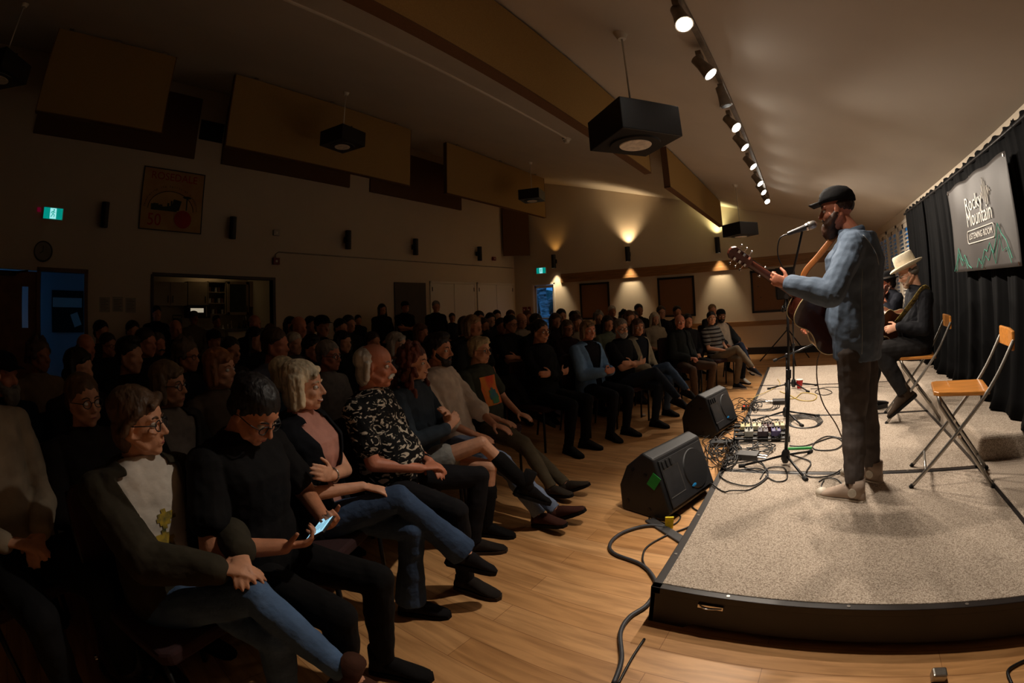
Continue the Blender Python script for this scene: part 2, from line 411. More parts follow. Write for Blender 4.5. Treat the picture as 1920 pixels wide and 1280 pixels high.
# kitchen beyond the serving hatch
w = MB(); wall_cells(w, 'x', -10.75, -10.6, 0.93, 4.3, 0, 2.5, [])
wall_cells(w, 'y', 4.15, 4.3, -10.6, XL - 0.15, 0, 2.5, []); w.box((-10.75, 0.93, 2.5), (XL - 0.15, 4.3, 2.6)); w.box((-10.6, 0.93, 0), (XL - 0.15, 0.98, 2.5))
struct(w.build('wall_kitchen', mat('kitchen_paint', srgb(196, 180, 150), 0.7, noise_scale=2, noise_amt=0.03)), 'kitchen walls beyond the serving hatch')
fr = MB()
fr.box((XL - 0.15, 1.33, 1.96), (XL + 0.02, 3.57, 2.01)).box((XL - 0.15, 3.52, 1.08), (XL + 0.02, 3.57, 1.98)).box((XL - 0.15, 1.31, 1.08), (XL + 0.02, 1.36, 1.98)).box((XL - 0.2, 1.3, 1.08), (XL + 0.1, 3.6, 1.12))
struct(fr.build('trim_3', mat('dark_hatch_frame', srgb(58, 44, 36), 0.5, noise_scale=6), bevel=0.004), 'dark frame and sill of the serving hatch')
KX = -10.55
def kp(px, py): p = onx(px, py, KX + 0.35); return p.y, p.z
KCAB = mat('kitchen_cabinet_front', srgb(176, 158, 128), 0.5, noise_scale=5, noise_amt=0.06)
def cabinet(pa, pb, label, doors=1, glassdoor=False, openfront=False):
    y0, z1 = kp(*pa); y1, z0 = kp(*pb)
    r = empty('wall_cabinet', (KX - 0.03, (y0 + y1) / 2, z0)); hw = (y1 - y0) / 2; hh = z1 - z0
    tag(r, label, 'cabinet', 'kitchen wall cabinets')
    b = MB().box((0, -hw, 0), (0.02, hw, hh)).box((0, -hw, 0), (0.33, -hw + 0.02, hh)).box((0, hw - 0.02, 0), (0.33, hw, hh)).box((0, -hw, 0), (0.33, hw, 0.02)).box((0, -hw, hh - 0.02), (0.33, hw, hh))
    for k in (1, 2): b.box((0, -hw, hh * k / 3), (0.3, hw, hh * k / 3 + 0.02))
    b.build('body', KCAB, r)
    if openfront: return r, hw, hh
    for k in range(doors):
        a = -hw + 2 * hw * k / doors + 0.005; e = -hw + 2 * hw * (k + 1) / doors - 0.005
        dd = MB()
        if glassdoor:
            dd.box((0.33, a, 0), (0.35, a + 0.06, hh)).box((0.33, e - 0.06, 0), (0.35, e, hh)).box((0.33, a, 0), (0.35, e, 0.06)).box((0.33, a, hh - 0.06), (0.35, e, hh))
        else: dd.box((0.33, a, 0), (0.35, e, hh))
        dd = dd.build('door', KCAB, r, bevel=0.003)
        if glassdoor: MB().box((0.338, a + 0.06, 0.06), (0.342, e - 0.06, hh - 0.06)).build('pane', mat('cabinet_glass', srgb(60, 72, 70), 0.08, spec=0.8, noise_scale=3), dd)
        hy = e - 0.05 if k == 0 else a + 0.05
        MB().box((0.35, hy - 0.008, 0.06), (0.37, hy + 0.008, 0.2)).build('handle', M['blackm'], dd)
    return r, hw, hh
cabinet((288, 527), (352, 573), 'closed double-door kitchen cabinet at the far left of the hatch', 2)
cabinet((353, 527), (390, 573), 'closed single-door kitchen cabinet above the microwave', 1)
r, hw, hh = cabinet((391, 527), (426, 590), 'open kitchen cabinet with crockery on its shelves', openfront=True)
for s in range(3):
    for k in range(5):
        o = MB().cyl((KX + 0.2, r.location.y - hw + 0.07 + k * (2 * hw - 0.14) / 4, r.location.z + 0.022 + s * hh / 3), (KX + 0.2, r.location.y - hw + 0.07 + k * (2 * hw - 0.14) / 4, r.location.z + 0.12 + s * hh / 3), 0.028, 0.034, n=12).build('cup', [M['black'], M['white'], M['cork']][(k + s) % 3])
        tag(o, 'cup standing on the %s shelf of the open kitchen cabinet' % ('bottom', 'middle', 'top')[s], 'cup', 'cups in the open kitchen cabinet')
cabinet((427, 527), (468, 590), 'kitchen cabinet with a glass door, right of the open shelves', glassdoor=True)
cabinet((469, 527), (508, 575), 'closed two-door kitchen cabinet at the far right of the hatch', 2)
r = MB().box((KX - 0.04, 1.0, 0), (-9.95, 4.13, 0.86)).build('base_cabinet', KCAB); tag(r, 'run of kitchen base units under the back worktop', 'cabinet')
MB().box((KX - 0.04, 1.0, 0.86), (-9.92, 4.13, 0.9)).build('worktop', M['white'], r, bevel=0.004)
y, z = kp(373, 583)
r = MB().box((KX, y - 0.26, z - 0.15), (KX + 0.38, y + 0.26, z + 0.13)).build('microwave', M['black'], bevel=0.008); tag(r, 'black microwave with a lit window under the wall cabinet', 'microwave')
MB().box((KX + 0.38, y - 0.2, z - 0.03), (KX + 0.386, y + 0.1, z + 0.06)).build('lit_window', mat('microwave_light', (0.8, 0.7, 0.5), 0.4, noise_scale=3, emit=(1, 0.86, 0.62), estr=0.35), r)
MB().box((KX + 0.386, y + 0.15, z - 0.12), (KX + 0.41, y + 0.17, z + 0.1)).build('handle', M['steel'], r)
y, z = kp(333, 598)
r = empty('coffee_urn', (KX + 0.3, y, 0.9)); tag(r, 'tall coffee urn with a lit glass gauge on the kitchen worktop', 'coffee urn')
MB().tube([(0, 0, 0), (0, 0, 0.32), (0, 0, 0.36)], [0.11, 0.11, 0.09], 20).build('body', M['black'], r, smooth='auto')
MB().box((0.1, -0.05, 0.06), (0.125, 0.05, 0.24)).build('gauge', mat('gauge_light', (0.8, 0.7, 0.5), 0.3, noise_scale=9, emit=(1, 0.8, 0.5), estr=0.3), r)
MB().tube([(0, -0.1, 0.36), (0, -0.1, 0.42), (0, 0.1, 0.42), (0, 0.1, 0.36)], 0.012).build('lid_handle', M['black'], r)
r = empty('tap', (KX + 0.2, 3.95, 0.9)); tag(r, 'steel mixer tap over the kitchen worktop', 'tap')
MB().tube(smoothline([(0, 0, 0), (0, 0, 0.33), (0.06, 0, 0.4), (0.14, 0, 0.37), (0.15, 0, 0.3)]), 0.013).build('spout', M['chrome'], r, smooth=True)
MB().tube([(0, 0.01, 0.04), (0, 0.09, 0.08)], 0.009).build('lever', M['chrome'], r, smooth=True)
for k, (px, hgt, mm) in enumerate([(436, .3, 'chrome'), (450, .26, 'black'), (458, .3, 'blackpaint'), (464, .22, 'black'), (420, .2, 'white'), (428, .22, 'chrome')]):
    y, z = kp(px, 610)
    bb = MB().tube([(0, 0, 0), (0, 0, hgt * .6), (0, 0, hgt * .72), (0, 0, hgt)], [0.035, 0.035, 0.014, 0.014], 12).build('bottle', M[mm], smooth='auto')
    bb.location = (KX + 0.25 + 0.03 * (k % 3), y, 0.9); tag(bb, ['steel bottle', 'squat black bottle', 'tall brown bottle', 'small black bottle', 'small white bottle', 'short steel bottle'][k] + ' on the kitchen worktop beyond the hatch', 'bottle', 'bottles on the kitchen worktop')
lamp('AREA', 'kitchen_strip_light', (-10.2, 3.1, 2.45), 0.8, (1, 0.72, 0.4), (-10.3, 3.1, 0), size=0.5)

# outside: ground, birch, fence, hedge
struct(MB().box((-30, YF + 0.3, -0.12), (25, 40, -0.05)).box((XR + 0.3, -6, -0.12), (25, YF + 0.3, -0.05)).build('ground_outside', mat('snowy_grass', srgb(110, 120, 118), 0.9, noise_scale=3, noise_amt=0.3)), 'grass outside the exit door')
BIRCH = mat('birch_bark', srgb(214, 214, 220), 0.8, noise_scale=5, col2=srgb(60, 55, 55), stretch=(1, 1, 3.2))
tr = empty('birch_tree', (-8.12, 13.2, -0.05)); tag(tr, 'white-barked birch standing outside the glass exit door', 'tree')
b = MB(); b.tube(smoothline([(0, 0, 0), (0.03, 0, 1.0), (-0.05, 0, 1.9), (0.05, 0, 3.2), (0, 0, 4.4)]), [0.17 - 0.003 * i for i in range(25)], 14); b.build('trunk', BIRCH, tr, smooth=True)
for k, (a, e) in enumerate([((0, 0, 1.25), (0.55, 0.1, 1.95)), ((0, 0, 1.45), (-0.5, 0.0, 2.4)), ((0, 0, 1.9), (0.3, -0.1, 2.9))]):
    MB().tube([a, tuple((a[i] + e[i]) / 2 + (0.05 if i == 2 else 0) for i in range(3)), e], [0.09, 0.07, 0.04], 10).build('branch', BIRCH, tr, smooth=True)
fe = MB()
for k in range(24): fe.box((-14 + k * 0.5, 16, 0), (-13.95 + k * 0.5, 16.04, 1.0))
for z in (0.3, 0.6, 0.9): fe.box((-14, 15.97, z), (-2, 16.0, z + 0.06))
tag(fe.build('fence', mat('pale_fence', srgb(210, 220, 230), 0.7, noise_scale=4)), 'pale rail fence outside behind the birch', 'fence')
hd = MB(); rr = random.Random(3)
for k in range(150):
    hd.ell((rr.uniform(-15, -1), rr.uniform(17, 18.5), rr.uniform(0.3, 2.1)), (rr.uniform(.3, .8), .5, rr.uniform(.3, .7)), n=8, m=6)
tag(hd.build('hedge', mat('dusk_foliage', srgb(70, 110, 104), 0.9, noise_scale=9, noise_amt=0.5), smooth=True), 'dark leafy hedge beyond the fence outside', 'hedge')

# shuttered windows of the stage-side wall
SHUT = mat('shutter_paint', srgb(214, 204, 188), 0.5, noise_scale=4, noise_amt=0.03)
for wi, (y0, y1, z0, z1) in enumerate(RH):
    r = empty('window_%d' % (wi + 1), (XR, (y0 + y1) / 2, z0)); struct(r, 'window with louvred shutters letting in blue dusk')
    hw = (y1 - y0) / 2; hh = z1 - z0
    MB().box((0.1, -hw, 0), (0.106, hw, hh)).build('glass', M['glass'], r)
    f = MB()
    for yy in (-hw, hw - 0.05): f.box((-0.03, yy, 0), (0.02, yy + 0.05, hh))
    f.box((-0.03, -hw, 0), (0.02, hw, 0.05)).box((-0.03, -hw, hh - 0.05), (0.02, hw, hh)); f.build('window_frame', SHUT, r, bevel=0.003)
    for s in (-1, 1):
        a = -hw + 0.05 if s < 0 else 0.003; e = -0.003 if s < 0 else hw - 0.05
        p = MB(); p.box((-0.02, a, 0.05), (0.01, a + 0.045, hh - 0.05)).box((-0.02, e - 0.045, 0.05), (0.01, e, hh - 0.05)); p.box((-0.02, a, 0.05), (0.01, e, 0.13)).box((-0.02, a, hh - 0.12), (0.01, e, hh - 0.05)).box((-0.02, a, hh * .48), (0.01, e, hh * .48 + 0.06))
        p = p.build('shutter_panel', SHUT, r)
        sl = MB(); zz = 0.165
        while zz < hh - 0.13:
            if abs(zz - hh * .5) > 0.06:
                T = Matrix.Translation((-0.005, 0, zz)) @ Matrix.Rotation(math.radians(-40), 4, 'Y')
                sl.box((-0.032, a + 0.045, -0.004), (0.032, e - 0.045, 0.004), T)
            zz += 0.062
        sl.build('louvres', SHUT, p)

# ================================================================== wall and ceiling fittings
def baffle(x, y0, y1, z0, z1, label):
    r = empty('acoustic_baffle', (x, (y0 + y1) / 2, z0)); tag(r, label, 'acoustic panel', 'acoustic baffles hung from the ceiling')
    hl = (y1 - y0) / 2
    MB().box((-0.04, -hl, 0), (0.04, hl, z1 - z0)).build('panel', M['baffle'], r, bevel=0.004)
    e = MB().box((-0.043, -hl - 0.003, -0.003), (0.043, hl + 0.003, 0.01)).box((-0.043, -hl - 0.003, 0), (0.043, -hl + 0.01, z1 - z0)).box((-0.043, hl - 0.01, 0), (0.043, hl + 0.003, z1 - z0))
    e.build('edge_strip', M['baffled'], r)
    for k in (-0.8, 0, 0.8): MB().box((-0.02, hl * k - 0.03, z1 - z0 - 0.001), (0.02, hl * k + 0.03, zc(x) - z0 - 0.006)).build('hanger', M['steel'], r)
baffle(-1.55, -1.2, 4.95, 2.87, 3.43, 'long ochre acoustic baffle overhead, the nearest one by the track lights')
baffle(-1.55, 5.75, 9.95, 2.87, 3.43, 'ochre acoustic baffle hung in line behind the long overhead one')
baffle(-5.9, -0.68, 0.97, 3.57, 4.64, 'darkest acoustic baffle, hung nearest the left doorway')
baffle(-5.9, 1.86, 5.23, 3.57, 4.64, 'acoustic baffle hung behind the middle black ceiling speaker')
baffle(-5.9, 6.17, 9.8, 3.6, 4.64, 'lit ochre acoustic baffle hung nearest the gable wall')
for y0, y1, lb in ((-0.85, 1.9, 'over the left doorway'), (2.4, 5.17, 'high above the serving hatch'), (5.7, 8.63, 'high above the dark door')):
    tag(MB().box((XL, y0, 3.9), (XL + 0.05, y1, 4.98)).build('acoustic_wall_panel', M['baffled'], bevel=0.004), 'brown acoustic panel fixed to the back wall ' + lb, 'acoustic panel', 'acoustic panels on the back wall')
cp_ = MB(); a, b_ = V((-7.66, 10.36, 0)), V((-7.12, 10.90, 0)); d = (b_ - a).normalized(); nn = V((d.y, -d.x, 0)) * 0.05
cp_.prism([(a.x, a.y), (b_.x, b_.y), (b_.x + nn.x, b_.y + nn.y), (a.x + nn.x, a.y + nn.y)], 2.82, 4.24)
tag(cp_.build('corner_acoustic_panel', M['baffled'], bevel=0.004), 'brown acoustic panel set across the corner by the exit sign', 'acoustic panel')
g = MB().box((XL, 1.94, 4.27), (XL + 0.02, 2.38, 4.62))
for k in range(9): g.box((XL + 0.02, 1.97, 4.30 + k * 0.034), (XL + 0.03, 2.35, 4.315 + k * 0.034))
tag(g.build('air_vent', M['black']), 'dark square air grille high on the back wall', 'vent')

def ceiling_speaker(x, y, zb, label, rz):
    r = empty('ceiling_speaker', (x, y, zb), rz); tag(r, label, 'speaker', 'black box speakers hung from the ceiling')
    MB().cbox((0, 0, 0.105), (0.45, 0.45, 0.21)).build('cabinet', M['black'], r, bevel=0.006)
    MB().tube([(0, 0, 0.0), (0, 0, -0.012)], [0.17, 0.165], 32).build('speaker_ring', M['black'], r, smooth='auto')
    MB().tube([(0, 0, -0.012), (0, 0, -0.017)], [0.108, 0.104], 32).build('speaker_cone', mat('pale_cone', srgb(232, 218, 200), 0.7, noise_scale=30), r, smooth='auto')
    h = zc(x) - zb
    MB().tube([(0, 0, 0.2), (0, 0, h - 0.02)], 0.007, 8).build('rod', M['white'], r, smooth=True)
    MB().tube([(0, 0, h - 0.05), (0, 0, h + 0.01)], [0.03, 0.055], 16).build('canopy', M['white'], r, smooth='auto')
    MB().tube(smoothline([(0.17, 0, 0.21), (0.17, 0, 0.25), (0.1, 0, 0.24), (0.1, 0, 0.21)]), 0.005, 6).build('safety_wire', M['blackm'], r)
ceiling_speaker(-0.92, 2.73, 2.45, 'large black ceiling speaker hanging in front of the long baffle', math.radians(52))
ceiling_speaker(-5.1, 3.28, 3.64, 'black ceiling speaker hanging over the middle of the audience', math.radians(10))
ceiling_speaker(-5.05, 7.91, 3.6, 'black ceiling speaker hanging in front of the lit ochre baffle', math.radians(15))
ceiling_speaker(-0.91, 8.02, 2.4, 'black ceiling speaker hanging near the third wall sconce', math.radians(52))
ceiling_speaker(-5.25, -1.1, 3.62, 'darkest ceiling speaker at the left edge over the rear rows', math.radians(52))

cw = MB().box((-3.01, -3, zc(-3) - 0.022), (-2.99, 5.72, zc(-3) - 0.005)); cw = cw.build('ceiling_conduit', M['white']); tag(cw, 'thin white conduit running along the ceiling to a detector', 'conduit')
r = empty('smoke_detector', (-3.02, 5.78, zc(-3.02))); tag(r, 'small white smoke detector at the end of the ceiling conduit', 'smoke detector')
MB().tube([(0, 0, 0.02), (0, 0, -0.03)], [0.07, 0.07], 20).build('base', M['white'], r, smooth='auto'); MB().tube([(0, 0, -0.03), (0, 0, -0.075)], [0.05, 0.035], 20).build('sensor', M['white'], r, smooth='auto')

# track and heads
tk = MB().box((HX - 0.02, 1.9, zc(HX) - 0.05), (HX + 0.02, 8.6, zc(HX) - 0.006)).build('light_track', mat('grey_track', srgb(120, 112, 104), 0.4, metal=0.4, noise_scale=20), bevel=0.003)
tag(tk, 'long grey lighting track fixed along the ceiling', 'light track')
HEADM = mat('grey_lamp_housing', srgb(130, 120, 108), 0.45, metal=0.2, noise_scale=20)
LENS = mat('lit_lens', (1, 1, 1), 0.3, noise_scale=4, emit=(1, 0.93, 0.82), estr=60)
OFFL = mat('unlit_lens', srgb(50, 44, 40), 0.2, noise_scale=12)
names = ['first', 'second', 'third', 'fourth', 'fifth', 'sixth', 'seventh', 'eighth', 'ninth']
for k, (hy, ax, ay, lit) in enumerate(HEADS):
    a = V((ax, ay, 0.7)); p0 = V((HX, hy, HZ)); d = (a - p0).normalized()
    if not lit: d = V((0.15, 0.1, -1)).normalized()
    r = empty('track_light', p0); R = d.to_track_quat('Z', 'Y').to_matrix().to_4x4()
    tag(r, ('unlit grey track light, the %s from the camera' if not lit else 'lit grey track light, the %s from the camera along the track') % names[k], 'track light', 'track lights over the stage')
    MB().tube([(0, 0, -0.17), (0, 0, -0.165), (0, 0, -0.1), (0, 0, -0.03), (0, 0, 0)], [0.03, 0.038, 0.04, 0.05, 0.056], 20, T=R).build('housing', HEADM, r, smooth='auto')
    MB().tube([(0, 0, 0.0), (0, 0, 0.004)], [0.047, 0.045], 24, T=R).build('lens', LENS if lit else OFFL, r)
    b0 = R @ V((0, 0, -0.1)); MB().tube([b0, (b0.x, b0.y, zc(HX) - HZ - 0.04)], 0.009, 8).box((-0.02 + b0.x, b0.y - 0.05, zc(HX) - HZ - 0.075), (0.02 + b0.x, b0.y + 0.05, zc(HX) - HZ - 0.045)).build('stem', HEADM, r, smooth='auto')

# sconces: black up/down cylinders
def sconce(x, y, zb, nrm, label, up=0, down=0, upc=(1, .68, .34), dnc=(1, .80, .52)):
    r = empty('wall_sconce', (x, y, zb)); tag(r, label, 'wall lamp', 'black up-and-down wall sconces')
    n = V(nrm)
    for (z0, z1) in ((0, 0.37),):
        vs = MB(); N = 20
        o = [[(R_ * math.cos(2 * PI * i / N), R_ * math.sin(2 * PI * i / N), z) for i in range(N)] for (R_, z) in ((0.05, 0.10), (0.054, 0.0), (0.062, 0.0), (0.062, 0.37), (0.054, 0.37), (0.05, 0.27))]
        vs.loft(o, caps=True)
    vs.build('cylinder', M['black'], r, smooth='auto')
    q = n * (0.15 if abs(n.y) > 0.5 else 0.115)
    MB().cbox((q.x * 0.75, q.y * 0.75, 0.19), (0.05 + abs(n.x) * 0.055, 0.05 + abs(n.y) * 0.022, 0.11)).build('bracket', M['black'], r, bevel=0.004)
    for on, z, nm in ((up, 0.275, 'up_lens'), (down, 0.095, 'down_lens')):
        s = 1 if nm == 'up_lens' else -1
        MB().tube([(0, 0, z), (0, 0, z + 0.004 * s)], [0.04, 0.039], 20).build(nm, mat('sconce_lens', (1, 1, 1), 0.3, noise_scale=3, emit=(upc if s > 0 else dnc), estr=14 * min(on, 1)) if on else OFFL, r)
        if on: lamp('SPOT', 'sconce_lamp', (x, y, zb + z + 0.03 * s), (48 if s > 0 else 105) * on, upc if s > 0 else dnc, (x - n.x * 0.0, y, zb + z + 3 * s), spot_size=math.radians(96 if s > 0 else 62), spot_blend=0.9, shadow_soft_size=0.03)
for k, (x, u, dn) in enumerate(((-6.28, 0.16, 1.0), (-4.1, 1.5, 1.0), (-1.8, 1.3, 1.0))):
    sconce(x, YF - 0.15, 2.39, (0, 1, 0), ['black wall sconce over the blue exit door with a faint amber glow', 'lit black wall sconce between the first two tackboards', 'lit black wall sconce beside the singer\'s guitar headstock'][k], u, dn, upc=(1, .5, .12) if k == 0 else ((1, .72, .4) if k == 1 else (0.95, .85, .4)))
for k, y in enumerate((0.49, 2.68, 5.11, 6.95, 9.23)):
    sconce(XL + 0.115, y, 2.62, (-1, 0, 0), 'unlit black wall sconce ' + ['between the left exit sign and the poster', 'just right of the poster', 'above the conduit right of the hatch', 'above the dark door', 'above the white cupboard doors'][k])

# exit signs with running man
GREEN = mat('exit_green', (0.0, 0.3, 0.22), 0.4, noise_scale=3, emit=(0.0, 0.42, 0.34), estr=0.55)
SIGNW = mat('exit_white', (0.6, 0.9, 0.9), 0.4, noise_scale=3, emit=(0.35, 0.85, 0.85), estr=0.95)
def exit_sign(loc, rz, label):
    r = empty('exit_sign', loc, rz); tag(r, label, 'exit sign')       # local: faces -Y
    MB().cbox((0, 0.02, 0), (0.32, 0.04, 0.18)).build('housing', M['white'], r, bevel=0.005)
    MB().cbox((0, -0.002, 0), (0.3, 0.004, 0.16)).build('green_face', GREEN, r)
    MB().cbox((0, -0.005, 0), (0.1, 0.004, 0.15)).build('white_panel', SIGNW, r)
    f = MB(); f.ell((0.012, -0.008, 0.05), (0.012, 0.003, 0.012), n=10, m=6)
    for a, b in (((0.005, 0.036), (-0.005, 0.0)), ((0.003, 0.03), (0.03, 0.012)), ((0.003, 0.03), (-0.025, 0.02)), ((-0.025, 0.02), (-0.03, 0.0)), ((-0.005, 0.0), (0.022, -0.02)), ((0.022, -0.02), (0.015, -0.05)), ((-0.005, 0), (-0.015, -0.03)), ((-0.015, -0.03), (-0.035, -0.05))):
        f.tube([(a[0], -0.008, a[1]), (b[0], -0.008, b[1])], 0.006, 6)
    f.build('running_figure', GREEN, r)
exit_sign((-6.76, YF - 0.05, 2.36), 0, 'small green running-man exit sign over the blue glass door')
exit_sign((XL + 0.05, -0.33, 2.76), math.radians(90), 'glowing green running-man exit sign on the dark back wall')
r = MB().cbox((XL + 0.03, -0.56, 2.80), (0.06, 0.06, 0.06)).build('indicator_lamp', mat('dim_red', srgb(120, 10, 24), 0.3, noise_scale=3, emit=(0.5, 0.0, 0.06), estr=0.12), bevel=0.01); tag(r, 'dim red indicator lamp beside the left exit sign', 'indicator lamp')

# clock, papers, alarms, conduit
r = empty('wall_clock', (XL, -0.44, 2.22)); tag(r, 'round dark-rimmed wall clock under the left exit sign', 'clock')
MB().tube([(0, 0, 0), (0.04, 0, 0)], [0.15, 0.145], 32).build('rim', M['black'], r, smooth='auto')
MB().tube([(0.04, 0, 0), (0.043, 0, 0)], [0.128, 0.128], 32).build('face', mat('clock_face', srgb(130, 122, 110), 0.5, noise_scale=4), r)
MB().box((0.044, -0.005, 0), (0.047, 0.005, 0.08)).build('minute_hand', M['black'], r); o = MB().box((0.044, -0.006, 0), (0.047, 0.006, 0.055)).build('hour_hand', M['black'], r); o.rotation_euler = (2.2, 0, 0)
for k, y in enumerate((0.56, 0.77, 0.98)):
    p = MB().cbox((XL + 0.003, y, 1.5 + 0.01 * (k == 1)), (0.004, 0.17, 0.22)).build('paper_notice', mat('paper', srgb(168, 160, 146), 0.8, noise_scale=9, noise_amt=0.05))
    tag(p, 'paper notice on the back wall right of the doorway, ' + ['nearest the doorway', 'in the middle of the three', 'farthest from the doorway'][k], 'paper notice', 'paper notices by the doorway')
    q = MB()
    for j in range(7): q.box((XL + 0.005, y - 0.065, 1.575 - j * 0.025), (XL + 0.0058, y + 0.03 + 0.03 * ((j * 7 + k) % 2), 1.58 - j * 0.025))
    q.build('printed_lines', M['black'], p)
RED = mat('alarm_red', srgb(120, 22, 18), 0.4, noise_scale=5)
for (loc, sz, m_, lb, ct) in (((XL + 0.03, 3.56, 2.81), (0.06, 0.12, 0.1), M['steel'], 'small grey detector box on the back wall right of the poster', 'detector'),
                              ((XL + 0.03, 3.57, 2.30), (0.06, 0.13, 0.12), RED, 'red alarm box under the start of the wall conduit', 'alarm box'),
                              ((XL + 0.03, 9.95, 2.72), (0.05, 0.14, 0.1), RED, 'small alarm strobe on the back wall near the corner panel', 'alarm box'),
                              ((-7.38, YF - 0.03, 1.27), (0.12, 0.05, 0.16), RED, 'red pull station left of the exit door, farther from the door', 'alarm box'),
                              ((-7.22, YF - 0.03, 1.27), (0.08, 0.05, 0.16), RED, 'red pull station beside the exit door frame', 'alarm box')):
    o = MB().cbox((0, 0, 0), sz).build('alarm_box' if ct != 'detector' else 'detector', m_, bevel=0.006); o.location = loc; tag(o, lb, ct)
    MB().cbox((0.02 if sz[0] < 0.07 else 0, 0 if sz[0] < 0.07 else -0.018, 0), (0.03, 0.04, 0.04)).build('button', M['white'], o, bevel=0.003)
tag(MB().tube([(XL + 0.012, 3.57, 2.36), (XL + 0.012, 3.57, 2.43), (XL + 0.012, 3.63, 2.47), (XL + 0.012, 10.9, 2.5)], 0.012, 8).build('wall_conduit', mat('grey_conduit', srgb(150, 140, 126), 0.5, noise_scale=6), smooth=True), 'thin conduit running along the back wall towards the corner', 'conduit')
# dark door, cupboards
d = empty('door_4', (XL, 6.855, 0)); struct(d, 'dark brown door in the back wall')
MB().box((0, -0.47, 0), (0.03, 0.47, 2.0)).build('door_leaf', mat('dark_brown_door', srgb(44, 28, 20), 0.5, noise_scale=5), d, bevel=0.003)
MB().tube([(0.03, -0.4, 1.0), (0.08, -0.4, 1.0), (0.08, -0.28, 1.0)], 0.011).build('handle', M['chrome'], d, smooth=True)
for n_, (y0, y1) in enumerate(((7.52, 9.08), (9.25, 10.81))):
    d = empty('cupboard', (XL, (y0 + y1) / 2, 0)); tag(d, 'white two-door cupboard in the back wall, ' + ('next to the dark door' if n_ == 0 else 'nearest the corner'), 'cupboard', 'white wall cupboards')
    hw = (y1 - y0) / 2
    MB().box((0, -hw - 0.05, 0), (0.03, -hw, 2.05)).box((0, hw, 0), (0.03, hw + 0.05, 2.05)).box((0, -hw - 0.05, 2.0), (0.03, hw + 0.05, 2.05)).build('frame', M['whitepaint'], d, bevel=0.003)
    for s in (-1, 1):
        a, b = (-hw, -0.004) if s < 0 else (0.004, hw)
        dr = MB().box((0.0, a + 0.004, 0.02), (0.024, b - 0.004, 1.995)).build('door', M['whitepaint'], d, bevel=0.003)
        for z in (0.2, 1.86): MB().box((0.024, (a + 0.01 if s < 0 else b - 0.03), z - 0.05), (0.034, (a + 0.03 if s < 0 else b - 0.01), z + 0.05)).build('hinge', M['blackm'], dr)
# tackboards on the gable wall
for k, (x0, x1) in enumerate(((-5.58, -4.72), (-3.40, -2.46), (-1.09, -0.15))):
    r = empty('tackboard', ((x0 + x1) / 2, YF, 0.95)); tag(r, 'black-framed brown tackboard on the gable wall, ' + ['nearest the exit door', 'in the middle of the three', 'half hidden behind the tripod speaker'][k], 'tackboard', 'tackboards on the gable wall')
    hw = (x1 - x0) / 2
    MB().box((-hw + 0.04, -0.012, 0.04), (hw - 0.04, 0, 0.94)).build('board', M['cork'], r)
    f = MB().box((-hw, -0.03, 0), (-hw + 0.05, 0, 0.97)).box((hw - 0.05, -0.03, 0), (hw, 0, 0.97)).box((-hw, -0.03, 0), (hw, 0, 0.05)).box((-hw, -0.03, 0.92), (hw, 0, 0.97))
    f.build('frame', M['black'], r, bevel=0.003)
    if k == 2:
        for q in ((-0.3, 0.6), (-0.25, 0.35)): MB().cyl((q[0], -0.012, q[1]), (q[0], -0.025, q[1]), 0.012).build('pin', M['black'], r)

# anniversary poster on the back wall
r = empty('poster', (XL + 0.012, 1.60, 2.66)); r.rotation_euler = (0, 0, 0); tag(r, 'square yellow and orange anniversary poster reading ROSEDALE 50', 'poster')
PY = mat('poster_yellow', srgb(190, 154, 98), 0.7, noise_scale=2.5, col2=srgb(176, 126, 78)); PR = mat('poster_red', srgb(168, 30, 24), 0.6, noise_scale=5); PG = mat('poster_dark_green', srgb(28, 48, 32), 0.6, noise_scale=5)
MB().box((0, -0.53, 0.01), (0.01, 0.53, 0.99)).build('panel', PY, r)
MB().box((0, -0.54, 0), (0.014, -0.522, 1)).box((0, 0.522, 0), (0.014, 0.54, 1)).box((0, -0.54, 0), (0.014, 0.54, 0.016)).box((0, -0.54, 0.984), (0.014, 0.54, 1)).build('border', M['black'], r)
rot = (math.radians(90), 0, math.radians(90))
lettering('poster_title', 'ROSEDALE', 0.17, PR, r, (0.012, 0.0, 0.87), rot, 0.001)
lettering('poster_number', '50', 0.27, PR, r, (0.012, -0.29, 0.16), (math.radians(90), 0, math.radians(90)), 0.001, xs=0.9)
txt = 'Celebrating the Spirit of Community'
arc = MB()
for k, ch in enumerate(txt):
    an = PI - PI * (k + 0.5) / len(txt)
    if ch != ' ': lettering('poster_arc_letter', ch, 0.052, M['black'], r, (0.012, math.cos(an) * 0.45 - 0.02, 0.36 + math.sin(an) * 0.36), (math.radians(90), -(an - PI / 2) if False else 0, math.radians(90)), 0.001)
N = 28; ring = [(math.cos(PI * i / N) * 0.39 - 0.02, 0.34 + math.sin(PI * i / N) * 0.3) for i in range(N + 1)]
MB().prism([(a, b) for a, b in ring], 0.010, 0.0125, axis=0).build('poster_sky', mat('poster_sky', srgb(190, 150, 96), 0.7, noise_scale=3), r)
MB().tube([(0.013, a, b) for a, b in ring], 0.006, 6).build('poster_arch', M['black'], r)
sk = MB(); rr = random.Random(5); yy = -0.36
while yy < 0.08:
    wd = rr.uniform(0.02, 0.05); sk.box((0.012, yy, 0.32), (0.0145, yy + wd, 0.34 + rr.uniform(0.04, 0.16 if yy > -0.1 else 0.09))); yy += wd
sk.prism([(-0.02, 0.34), (0.12, 0.34), (0.16, 0.50), (0.02, 0.52)], 0.012, 0.0146, axis=0)
sk.ell((0.013, 0.25, 0.57), (0.003, 0.075, 0.022), n=16, m=6); sk.box((0.012, 0.24, 0.36), (0.014, 0.262, 0.56)); sk.build('poster_skyline', PG, r)
